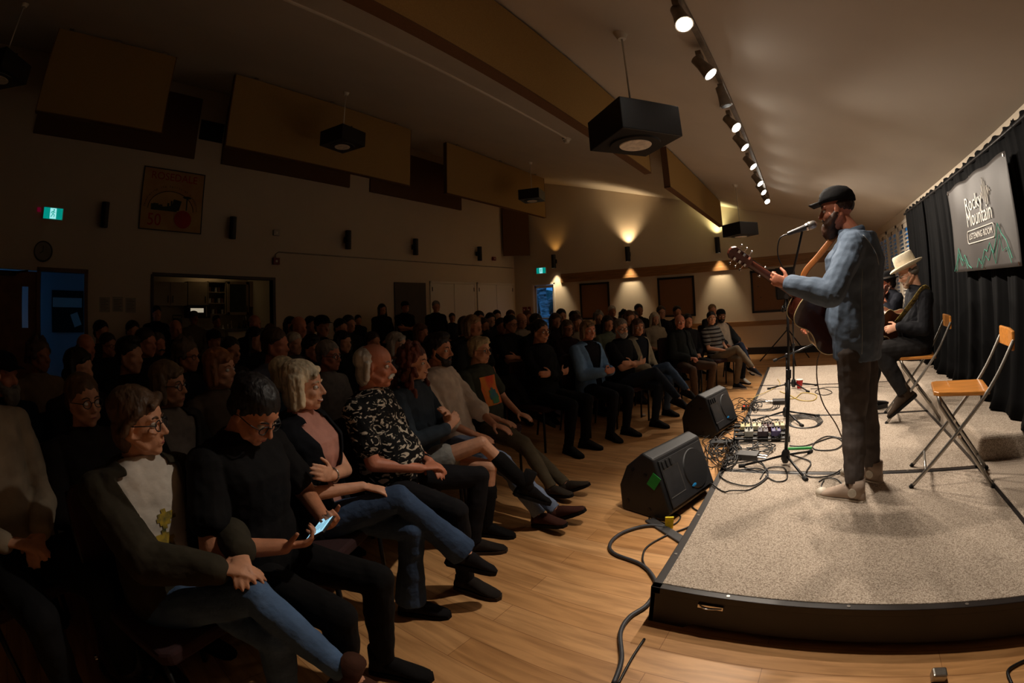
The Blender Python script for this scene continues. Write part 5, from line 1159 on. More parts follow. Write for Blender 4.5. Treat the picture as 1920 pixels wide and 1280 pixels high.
def seated(cfg):
    """joints of a seated figure, local frame: chair at the origin, faces +X"""
    lean = cfg.get('lean', 0.12); side = cfg.get('side', 0.0); k = 1.0
    J = {}; u = V((-math.sin(lean), side, math.cos(lean))).normalized(); P = V((0, 0, 0.545)); J['pel'] = P
    J['hipL'], J['hipR'] = V((0.03, 0.09, 0.53)), V((0.03, -0.09, 0.53))
    sh = P + u * 0.475; J['sh'] = sh; J['neck'] = sh + V((u.x * 0.3, u.y, u.z)) * 0.07
    tw = cfg.get('twist', 0.0); sv = V((-math.sin(tw), math.cos(tw), 0)) * cfg.get('shw', 0.172)
    J['sL'], J['sR'] = sh + sv - V((0, 0, 0.03)), sh - sv - V((0, 0, 0.03))
    hy, hp = cfg.get('hyaw', 0.0), cfg.get('hpitch', 0.0); J['hR'] = hrot(hy, hp, cfg.get('hroll', 0.0))
    J['head'] = J['neck'] + V((0.02, 0, 0.045)) + (J['hR'] @ V((0.03 + 0.02 * (hp > 0.3), 0, 0.085)))
    legs = cfg.get('legs', 'flat'); L = {}
    if legs == 'flat': A = {'L': (0.44, 0.12, 0.085), 'R': (0.42, -0.13, 0.085)}; F = {'L': (1, 0.15, 0), 'R': (1, -0.2, 0)}; pole = {'L': (1, 0.1, 1), 'R': (1, -0.1, 1)}
    elif legs == 'wide': A = {'L': (0.40, 0.2, 0.085), 'R': (0.46, -0.2, 0.085)}; F = {'L': (1, 0.3, 0), 'R': (1, -0.3, 0)}; pole = {'L': (1, 0.5, 1), 'R': (1, -0.5, 1)}
    elif legs == 'stretch': A = {'L': (0.80, 0.02, 0.085), 'R': (0.72, -0.10, 0.10)}; F = {'L': (1, 0.1, 0.5), 'R': (1, -0.2, 0.25)}; pole = {'L': (0.3, 0, 1), 'R': (0.3, 0, 1)}
    elif legs == 'crossR': A = {'L': (0.43, 0.04, 0.085), 'R': (0.70, 0.15, 0.36)}; F = {'L': (1, 0.1, 0), 'R': (0.85, 0.4, -0.4)}; pole = {'L': (1, 0, 1), 'R': (0.1, 0.1, 1)}
    elif legs == 'crossL': A = {'R': (0.43, -0.04, 0.085), 'L': (0.70, -0.15, 0.36)}; F = {'R': (1, -0.1, 0), 'L': (0.85, -0.4, -0.4)}; pole = {'R': (1, 0, 1), 'L': (0.1, -0.1, 1)}
    for s in 'LR':
        J['f' + s] = V(F[s]); J['k' + s], J['a' + s] = ik(J['hip' + s], A[s], 0.445, 0.43, pole[s])
    arms = cfg.get('arms', 'lap'); W_ = {}
    if arms == 'lap': Wp = {'L': (0.21, 0.07, 0.655), 'R': (0.21, -0.07, 0.665)}; Hd = {'L': ((1, -0.9, -0.15), (0, 0, -1), 0.35), 'R': ((1, 0.9, -0.1), (0, 0, -1), 0.35)}; pl = {'L': (-0.6, 0.8, -0.6), 'R': (-0.6, -0.8, -0.6)}
    elif arms == 'thigh': Wp = {'L': (0.27, 0.13, 0.645), 'R': (0.25, -0.14, 0.645)}; Hd = {'L': ((1, -0.1, -0.2), (0, 0, -1), 0.2), 'R': ((1, 0.1, -0.2), (0, 0, -1), 0.2)}; pl = {'L': (-0.8, 0.8, -0.4), 'R': (-0.8, -0.8, -0.4)}
    elif arms == 'fold': Wp = {'L': (0.19, -0.10, 0.80), 'R': (0.165, 0.10, 0.775)}; Hd = {'L': ((0.1, -1, 0.1), (-1, 0, 0), 0.3), 'R': ((0.1, 1, 0.1), (-1, 0, 0), 0.3)}; pl = {'L': (0.1, 0.6, -1), 'R': (0.1, -0.6, -1)}
    elif arms == 'clasp': Wp = {'L': (0.27, 0.06, 0.75), 'R': (0.27, -0.06, 0.75)}; Hd = {'L': ((0.7, -1, 0.2), (0, -1, 0), 0.5), 'R': ((0.7, 1, 0.2), (0, 1, 0), 0.5)}; pl = {'L': (-0.4, 0.6, -1), 'R': (-0.4, -0.6, -1)}
    elif arms == 'phone': Wp = {'L': (0.25, 0.15, 0.725), 'R': (0.25, -0.10, 0.72)}; Hd = {'L': ((0.8, -0.5, 0.15), (-0.2, -0.4, 0.9), 0.7), 'R': ((0.8, 0.5, 0.15), (-0.2, 0.4, 0.9), 0.7)}; pl = {'L': (-0.4, 1, -1), 'R': (-0.4, -1, -1)}
    elif arms == 'hug': Wp = {'L': (0.18, -0.12, 0.83), 'R': (0.27, 0.0, 0.745)}; Hd = {'L': ((0.2, -1, 0.5), (-1, 0, 0), 0.3), 'R': ((1, 0.3, -0.2), (0, 0, -1), 0.3)}; pl = {'L': (0.3, 0.8, -1), 'R': (-0.5, -0.8, -0.6)}
    elif arms == 'chest': Wp = {'L': (0.22, 0.0, 0.84), 'R': (0.24, -0.06, 0.80)}; Hd = {'L': ((0.3, -0.6, 0.8), (-0.4, -1, 0), 0.45), 'R': ((0.3, 0.7, 0.6), (-0.4, 1, 0), 0.45)}; pl = {'L': (0, 0.7, -1), 'R': (0, -0.7, -1)}
    elif arms == 'chin': Wp = {'L': (0.2, 0.05, 0.66), 'R': (0.2, -0.05, 1.02)}; Hd = {'L': ((0.5, -1, 0), (0, 0, -1), 0.3), 'R': ((-0.1, 0.3, 1), (-1, 0, 0), 0.9)}; pl = {'L': (-0.4, 0.8, -1), 'R': (0.5, -0.3, -1)}
    Wp.update(cfg.get('Wp', {}))
    for s in 'LR': J['e' + s], J['w' + s] = ik(J['s' + s], Wp[s], 0.285, 0.255, pl[s]); J['hand' + s] = Hd[s]
    return J
def standing(cfg):
    J = {}; J['pel'] = V((0, 0, 0.92)); J['hipL'], J['hipR'] = V((0, 0.09, 0.90)), V((0, -0.09, 0.90)); J['sh'] = V((-0.02, 0, 1.39)); J['neck'] = V((-0.01, 0, 1.46))
    J['sL'], J['sR'] = V((-0.02, 0.18, 1.36)), V((-0.02, -0.18, 1.36)); J['hR'] = hrot(cfg.get('hyaw', 0), cfg.get('hpitch', 0)); J['head'] = J['neck'] + V((0.015, 0, 0.045)) + J['hR'] @ V((0.03, 0, 0.085))
    for s, q in (('L', 1), ('R', -1)):
        J['f' + s] = V((1, 0.2 * q, 0)); J['k' + s], J['a' + s] = ik(J['hip' + s], (-0.01, 0.12 * q, 0.09), 0.425, 0.405, (1, 0, 0))
    if cfg.get('arms') == 'fold': Wp = {'L': (0.19, -0.10, 1.15), 'R': (0.165, 0.10, 1.12)}; Hd = {'L': ((0.1, -1, 0.1), (-1, 0, 0), 0.3), 'R': ((0.1, 1, 0.1), (-1, 0, 0), 0.3)}; pl = {'L': (0.1, 0.6, -1), 'R': (0.1, -0.6, -1)}
    else: Wp = {'L': (0.16, 0.05, 0.93), 'R': (0.17, -0.04, 0.95)}; Hd = {'L': ((0.4, -0.8, -0.4), (-1, 0, 0), 0.4), 'R': ((0.4, 0.8, -0.4), (-1, 0, 0), 0.4)}; pl = {'L': (-0.3, 1, -0.3), 'R': (-0.3, -1, -0.3)}
    for s in 'LR': J['e' + s], J['w' + s] = ik(J['s' + s], Wp[s], 0.29, 0.26, pl[s]); J['hand' + s] = Hd[s]
    return J

# ---- audience chair
ch0 = empty('audience_chair')
CHF = mat('maroon_black_upholstery', srgb(46, 20, 22), 0.9, noise_scale=60, noise_amt=0.1)
MB().prism([(-0.22, -0.22), (0.2, -0.23), (0.23, -0.2), (0.23, 0.2), (0.2, 0.23), (-0.22, 0.22)], 0.40, 0.455).build('seat', CHF, ch0, bevel=0.014, seg=2)
o = MB().prism([(-0.215, 0.52), (0.215, 0.52), (0.215, 0.82), (0.19, 0.86), (-0.19, 0.86), (-0.215, 0.82)], -0.265, -0.235, axis=0).build('backrest', CHF, ch0, bevel=0.01)
for s in (-1, 1):
    MB().tube([(0.2, 0.215 * s, 0), (0.19, 0.215 * s, 0.40)], 0.0115, 8).build('leg', M['blackm'], ch0, smooth=True)
    MB().tube(smoothline([(-0.27, 0.215 * s, 0), (-0.22, 0.215 * s, 0.40), (-0.245, 0.215 * s, 0.60), (-0.27, 0.20 * s, 0.84)], 3), 0.0115, 8).build('leg', M['blackm'], ch0, smooth=True)
_first = [True]
def place_chair(x, y, rz, lb):
    if _first[0]: o = ch0; _first[0] = False; o.location = (x, y, 0); o.rotation_euler = (0, 0, rz)
    else: o = dup(ch0, (x, y, 0), rz)
    tag(o, lb, 'chair', 'padded audience chairs')

FOCUS = V((0.4, 3.1, 0))
def audience(px, py, dist, label, cfg, chair=None, zrange=(0.95, 1.06), phi=None, template=True, stand=False):
    """seat (or stand) a figure so that its head lies on the sight line at this distance"""
    v = ray(px, py); h = math.hypot(v.x, v.y); hx, hy, hz = v.x / h * dist, v.y / h * dist, H + v.z / h * dist
    to = math.atan2(FOCUS.y - hy, FOCUS.x - hx)
    if phi is None: phi = to * 0.7
    hyaw = to - phi + cfg.get('hturn', 0.0)
    if template:
        hyaw = round(hyaw / 0.25) * 0.25
    c = dict(cfg); c['hyaw'] = hyaw
    J = standing(c) if stand else seated(c)
    sc = max(zrange[0], min(zrange[1], hz / J['head'].z))
    R = Matrix.Rotation(phi, 3, 'Z'); hl = R @ J['head'] * sc
    root = empty('person', (hx - hl.x, hy - hl.y, 0), phi); root.scale = (sc, sc, sc)
    tag(root, label, 'person', 'people watching the concert')
    key = None
    if template: key = (stand, c.get('arms'), c.get('legs'), c.get('lean', .12), round(hyaw, 2), c.get('g', 1), c.get('hk', 1), c.get('hpitch', 0))
    dress(root, J, c, c.get('vox', 0.010 if template else 0.0055), key)
    if not stand:
        place_chair(root.location.x - 0.01 * math.cos(phi), root.location.y - 0.01 * math.sin(phi), phi, ' '.join(('chair under the ' + (chair or label).replace('the ', '', 1 if (chair or '').startswith('the') else 0)).split()[:16]))
    return root, J, sc
# ================================================================== the front row, each figure its own build
from mathutils.bvhtree import BVHTree
def decal(root, J, name, cz_, cy2, w, h, m, n=10, outline=None):
    sh = [o for o in bpy.data.objects if o.parent == root and o.name.startswith(('shirt', 'tshirt'))][0]
    bv = BVHTree.FromPolygons([v.co for v in sh.data.vertices], [p.vertices for p in sh.data.polygons])
    u = (J['sh'] - J['pel']).normalized(); s = (J['sL'] - J['sR']).normalized(); f = s.cross(u).normalized(); mb = MB(); ok = True
    for j in range(n + 1):
        for i in range(n + 1):
            p = J['pel'] + u * (cz_ + h * (j / n - .5)) + s * (cy2 + w * (i / n - .5)) + f * 0.6
            q = bv.ray_cast(p, -f)[0]
            if q is None: q = p - f * 0.45
            mb.v.append(tuple(q + f * 0.0035))
    for j in range(n):
        for i in range(n):
            if outline and not outline((i + .5) / n, (j + .5) / n): continue
            a = j * (n + 1) + i; mb.f.append((a, a + 1, a + n + 2, a + n + 1))
    return mb.build(name, m, root, smooth=True)
def shorts_mesh(J, vox, f=0.42):
    mb = MB(); mb.ell(J['pel'], (0.128, 0.128, 0.10)); mb.ell((J['hipL'] + J['hipR']) / 2, (0.128, 0.128, 0.105))
    for s in 'LR': mb.cap(J['hip' + s], J['hip' + s].lerp(J['k' + s], f), 0.098, 0.09, 16)
    return voxelize(mb, vox, 3, 0.01, 0.08)
HAW = mat('black_white_leaf_print', srgb(14, 14, 16), 0.8, spec=0.2, noise_scale=24, col2=srgb(20, 18, 18), bump=0.3, bump_scale=20)
nt = HAW.node_tree; b_ = nt.nodes['Principled BSDF']; vo = nt.nodes.new('ShaderNodeTexNoise'); vo.inputs['Scale'].default_value = 13; vo.inputs['Distortion'].default_value = 2.2; vo.inputs['Detail'].default_value = 2
rp_ = nt.nodes.new('ShaderNodeValToRGB'); e = rp_.color_ramp.elements; e[0].position = 0.56; e[0].color = srgb(14, 14, 16); e[1].position = 0.60; e[1].color = srgb(196, 184, 166)
tc_ = nt.nodes.new('ShaderNodeTexCoord'); mp_ = nt.nodes.new('ShaderNodeMapping'); mp_.inputs['Scale'].default_value = (1, 1, 1.8); nt.links.new(tc_.outputs['Object'], mp_.inputs[0]); nt.links.new(mp_.outputs[0], vo.inputs[0]); nt.links.new(vo.outputs['Fac'], rp_.inputs[0]); nt.links.new(rp_.outputs[0], b_.inputs['Base Color'])
STR = mat('striped_knit', srgb(30, 30, 32), 0.9, noise_scale=10); nt = STR.node_tree; b_ = nt.nodes['Principled BSDF']; wv_ = nt.nodes.new('ShaderNodeTexWave'); wv_.bands_direction = 'Z'; wv_.inputs['Scale'].default_value = 4.6; wv_.inputs['Distortion'].default_value = 0.6
rp_ = nt.nodes.new('ShaderNodeValToRGB'); rp_.color_ramp.interpolation = 'CONSTANT'; e = rp_.color_ramp.elements; e[0].color = srgb(34, 32, 34); e[1].position = 0.62; e[1].color = srgb(196, 188, 176); k_ = rp_.color_ramp.elements.new(0.8); k_.color = srgb(92, 100, 104)
tc_ = nt.nodes.new('ShaderNodeTexCoord'); nt.links.new(tc_.outputs['Object'], wv_.inputs[0]); nt.links.new(wv_.outputs['Fac'], rp_.inputs[0]); nt.links.new(rp_.outputs[0], b_.inputs['Base Color'])
def denim(r, g, b): 
    k = ('den', r, g, b)
    if k not in _mc: _mc[k] = mat('denim', srgb(r, g, b), 0.9, spec=0.2, noise_scale=5, noise_amt=0.28, bump=0.4, bump_scale=40)
    return _mc[k]
ZR = (0.84, 1.02)

r, J, sc = audience(262, 792, 1.62, 'woman in glasses and olive jacket over a white T-shirt, nearest in the front row',
    dict(arms='lap', Wp={'L': (0.33, 0.12, 0.79), 'R': (0.34, -0.0, 0.78)}, legs='crossR', lean=0.16, skin='a', hair='shag', hairc=(84, 62, 44), detail=2, glasses=True, topn='tshirt', topc=(205, 196, 184), jacket=(52, 47, 36), jhalf=0.055, legc=denim(80, 104, 138), shoec=(70, 42, 30), boot=0.08, sleeve='short', jhem=-0.03, hk=1.02, seed=2, cuff=0.92), phi=math.radians(20), template=False, zrange=ZR, chair='the woman in the olive jacket')
decal(r, J, 'flower_print', 0.26, -0.01, 0.13, 0.2, mat('flower_print', srgb(40, 60, 46), 0.8, noise_scale=34, col2=srgb(180, 150, 40)), 14, lambda u, v: abs(u - .5 - 0.12 * math.sin(v * 9)) < 0.17 + 0.12 * math.sin(v * 17))
r2, J2, sc2 = audience(478, 772, 1.62, 'dark-haired woman in black looking down at a glowing phone',
    dict(arms='phone', legs='flat', lean=0.02, hpitch=0.62, hturn=-0.55, skin='b', hair='bun', hairc=(18, 14, 14), detail=2, glasses=True, topc=(16, 15, 16), sleeve='short', legc=(14, 13, 14), shoec=(20, 18, 18), boot=0.06, g=1.15, arm=1.18, bust=0.03, seed=3, hem=-0.1), phi=math.radians(22), template=False, zrange=ZR, chair='the woman with the phone')
Rm = Matrix.Rotation(r2.rotation_euler.z, 3, 'Z'); pc = r2.location + Rm @ (V((0.335, 0.03, 0.765)) * sc2)
ph = empty('smartphone', pc, r2.rotation_euler.z + 0.3); ph.rotation_euler.y = -0.55; tag(ph, 'smartphone with a bright bluish screen in the hands of the woman in black', 'phone')
MB().cbox((0, 0, 0), (0.078, 0.155, 0.009)).build('case', M['black'], ph, bevel=0.003)
MB().cbox((0, 0, 0.0055), (0.07, 0.145, 0.001)).build('screen', mat('phone_screen', (0.3, 0.6, 0.8), 0.2, noise_scale=30, noise_amt=0.05, emit=(0.33, 0.66, 0.85), estr=1.0), ph)
ln = MB()
for q in range(5): ln.cbox((0.022 - q * 0.011, -0.012 + 0.01 * (q % 2), 0.0064), (0.002, 0.09 - 0.02 * (q % 3), 0.0006))
ln.build('text_lines', mat('screen_text', (0.05, 0.1, 0.16), 0.4, noise_scale=9), ph)
r, J, sc = audience(570, 724, 2.08, 'smiling woman with a blond bob, pink top and black vest',
    dict(arms='hug', legs='crossR', lean=0.14, skin='c', hair='bob', hairc=(206, 190, 160), detail=2, smile=1, topc=(190, 136, 122), sleeve='none', jacket=(18, 20, 26), jsleeve='none', jn='vest', jhalf=0.05, jgrow=0.22, legc=denim(58, 76, 104), flare=0.035, shoec=(24, 22, 24), bust=0.03, seed=4), phi=math.radians(26), template=False, zrange=ZR, chair='the woman in the pink top')
MB().tube([tuple(J['wL'].lerp(J['eL'], 0.12) + V((0.03 * math.cos(a), 0.005 * math.sin(a), 0.033 * math.sin(a)))) for a in [2 * PI * i / 14 for i in range(15)]], 0.005, 6).build('bracelet', M['steel'], r, smooth=True)
r, J, sc = audience(705, 686, 2.42, 'white-haired man with a moustache in a black and white leaf-print shirt',
    dict(arms='lap', legs='wide', lean=0.2, skin='e', hair='backlong', hairc=(205, 200, 188), browc=(150, 145, 138), moustache=(205, 198, 184), detail=2, smile=1, topc=HAW, sleeve='short', legc=(22, 21, 24), shoec=(40, 34, 30), g=1.12, belly=0.05, nk=1.12, hk=1.03, arm=1.1, nose=1.15, seed=5, solec=(60, 50, 40)), phi=math.radians(26), template=False, zrange=ZR, chair='the man in the leaf-print shirt')
MB().tube([tuple(J['wL'].lerp(J['eL'], 0.1) + V((0.028 * math.cos(a), 0.0, 0.03 * math.sin(a)))) for a in [2 * PI * i / 14 for i in range(15)]], 0.008, 6).build('watch', M['black'], r, smooth=True)
r, J, sc = audience(778, 680, 2.80, 'laughing woman with long curly auburn hair and a denim jacket',
    dict(arms='chest', legs='crossR', lean=0.12, skin='c', hair='curly', hairc=(98, 46, 30), detail=2, smile=1, topc=(52, 62, 72), sleeve='long', shoec=(16, 14, 14), boot=0.1, seed=6, hk=0.97), phi=math.radians(18), template=False, zrange=ZR, chair='the woman with curly auburn hair')
mobj(shorts_mesh(J, 0.007), 'shorts', denim(150, 150, 146), r)
bt = MB()
for s in 'LR': bt.cap(J['a' + s], J['a' + s].lerp(J['k' + s], 0.62), 0.046, 0.060, 16)
mobj(voxelize(bt, 0.007, 2), 'boot_shafts', fabric(16, 14, 14), r)
r, J, sc = audience(824, 657, 3.22, 'bearded dark-haired man in a loose white shirt leaning back',
    dict(arms='thigh', legs='stretch', lean=0.30, skin='b', hair='tall', hairc=(30, 22, 18), beard='short', detail=2, topc=(200, 184, 168), sleeve='roll', loose=0.024, wr=0.024, legc=denim(120, 134, 160), shoec=(64, 34, 26), seed=7), phi=math.radians(8), template=False, zrange=ZR, chair='the man in the white shirt')
r, J, sc = audience(900, 657, 3.65, 'person in glasses and a dark T-shirt with a bright red and yellow print',
    dict(arms='thigh', legs='stretch', lean=0.16, skin='a', hair='swept', hairc=(168, 148, 110), detail=2, glasses=True, topn='tshirt', topc=(58, 62, 52), sleeve='short', legc=(96, 86, 68), shoec=(60, 52, 44), seed=8, g=1.08, belly=0.02), phi=math.radians(2), template=False, zrange=ZR, chair='the person in the printed T-shirt')
decal(r, J, 'shirt_print', 0.30, 0, 0.22, 0.26, mat('print_red', srgb(200, 70, 34), 0.8, noise_scale=9, col2=srgb(205, 130, 40)), 10)
decal(r, J, 'shirt_print_blue', 0.24, 0.0, 0.12, 0.16, mat('print_blue', srgb(40, 90, 130), 0.8, noise_scale=12, col2=srgb(60, 120, 80)), 8, lambda u, v: (u - .5) ** 2 + (v - .5) ** 2 < .22).scale = (1.004, 1.004, 1.004)

MID = dict(template=False, zrange=ZR)
A = lambda *a, **k: audience(*a, **k)
def mid(px, py, d, label, cfg, phi): cfg['vox'] = 0.0075; return audience(px, py, d, label, cfg, phi=math.radians(phi), **MID)
mid(1014, 622, 4.55, 'woman in glasses and black clothes with folded arms by the aisle', dict(arms='fold', legs='flat', lean=.1, skin='b', hair='short', hairc=(26, 20, 18), glasses=True, detail=1, smile=1, topc=(14, 14, 15), legc=(14, 14, 15), g=1.15, bust=.03, seed=9), -8)
mid(1103, 620, 5.00, 'laughing woman in a light blue blazer in the front row', dict(arms='clasp', legs='flat', lean=.12, skin='e', hair='bob', hairc=(120, 92, 62), detail=1, smile=1, topc=(20, 18, 24), sleeve='none', jacket=(110, 146, 186), jhalf=.05, legc=(22, 24, 30), seed=10, hk=.97), -18)
mid(1165, 616, 5.30, 'grey-bearded man in glasses and a tight black T-shirt with folded arms', dict(arms='fold', legs='crossR', lean=.14, skin='a', hair='short', hairc=(110, 100, 90), beard='short', beardc=(150, 142, 132), glasses=True, detail=1, topc=(14, 15, 18), sleeve='short', legc=(34, 40, 50), arm=1.12, seed=11), -16)
mid(1196, 614, 5.80, 'smiling woman in a cream cardigan and blue jeans', dict(arms='lap', legs='crossR', lean=.12, skin='b', hair='bob', hairc=(72, 46, 34), detail=1, smile=1, topc=(20, 26, 36), sleeve='none', jacket=(150, 142, 122), jn='cardigan', legc=denim(66, 84, 108), seed=12), -20)
mid(1275, 604, 6.60, 'balding man in a dark jacket with hands clasped at the end of the row', dict(arms='lap', legs='wide', lean=.1, skin='e', hair='fringe', hairc=(120, 110, 100), detail=1, topc=(34, 38, 38), jacket=(30, 34, 34), jhalf=.02, jgrow=.08, legc=(84, 66, 52), shoec=(40, 36, 32), g=1.1, belly=.03, seed=13), -28)
mid(1334, 597, 7.30, 'woman in a striped top leaning towards the man in the cap', dict(arms='lap', legs='crossR', lean=.12, side=-.12, skin='a', hair='bun', hairc=(26, 20, 18), detail=1, topc=STR, sleeve='short', legc=(112, 98, 80), shoec=(26, 26, 32), solec=(190, 186, 180), seed=14, hk=.97), -30)
mid(1352, 593, 7.90, 'bearded man in a dark cap and white T-shirt sprawling at the end of the row', dict(arms='thigh', legs='crossL', lean=.34, side=.05, skin='d', hair='short', hairc=(24, 18, 16), hat='cap', hatc=(22, 22, 26), beard='short', detail=1, topn='tshirt', topc=(196, 182, 164), sleeve='short', jacket=(44, 48, 52), jhalf=.09, jsleeve='roll', legc=denim(30, 38, 56), shoec=(190, 182, 168), seed=15, g=1.1), -34)

# second row and edge figures, still close
ZT = (0.84, 1.02)
mid(-40, 690, 2.06, 'person in a pale shirt cut off by the left edge', dict(arms='lap', legs='flat', lean=.1, skin='a', hair='short', hairc=(90, 84, 78), topc=(150, 136, 116), legc=(20, 20, 22), seed=20), 30)
mid(8, 705, 2.85, 'grey-bearded man in a navy sweater at the left edge', dict(arms='lap', legs='flat', lean=.1, skin='e', hair='short', hairc=(70, 64, 60), beard='full', beardc=(110, 104, 96), hat='cap', hatc=(16, 16, 18), topc=(18, 24, 34), legc=(18, 18, 20), g=1.12, seed=21), 25)
mid(158, 752, 2.17, 'woman in round dark glasses and a dark top behind the olive jacket', dict(arms='lap', legs='flat', lean=.06, skin='a', hair='bun', hairc=(96, 70, 46), glasses=True, detail=1, topc=(30, 24, 22), legc=(16, 16, 18), seed=22, hturn=-.4), 24)
mid(318, 722, 2.36, 'woman in thin glasses and a grey cardigan in the second row', dict(arms='lap', legs='crossL', lean=.08, skin='a', hair='bob', hairc=(110, 90, 66), glasses=True, detail=1, topc=(120, 112, 104), jacket=(40, 38, 36), jn='cardigan', legc=(16, 16, 18), seed=23), 22)
mid(414, 692, 2.69, 'woman with a strawberry-blond bob and patterned scarf', dict(arms='lap', legs='flat', lean=.06, skin='c', hair='bob', hairc=(150, 98, 62), detail=1, topc=(90, 78, 66), legc=(16, 16, 18), seed=24), 20)
mid(537, 702, 2.88, 'platinum-haired woman hidden behind the blond bob', dict(arms='lap', legs='flat', lean=.02, skin='c', hair='bob', hairc=(216, 206, 176), topc=(40, 60, 74), legc=(16, 16, 18), seed=25, hturn=.6), 30)
mid(618, 668, 3.38, 'grey-haired man in dark glasses and a grey button shirt', dict(arms='lap', legs='flat', lean=.1, skin='e', hair='short', hairc=(128, 120, 110), glasses=True, detail=1, topc=(112, 108, 104), legc=(20, 20, 22), seed=26), 14)
mid(745, 648, 3.97, 'grey-haired woman in a floral blouse behind the moustached man', dict(arms='lap', legs='flat', lean=.06, skin='c', hair='bob', hairc=(170, 160, 146), detail=1, topc=(90, 84, 84), legc=(20, 20, 22), seed=27), 8)

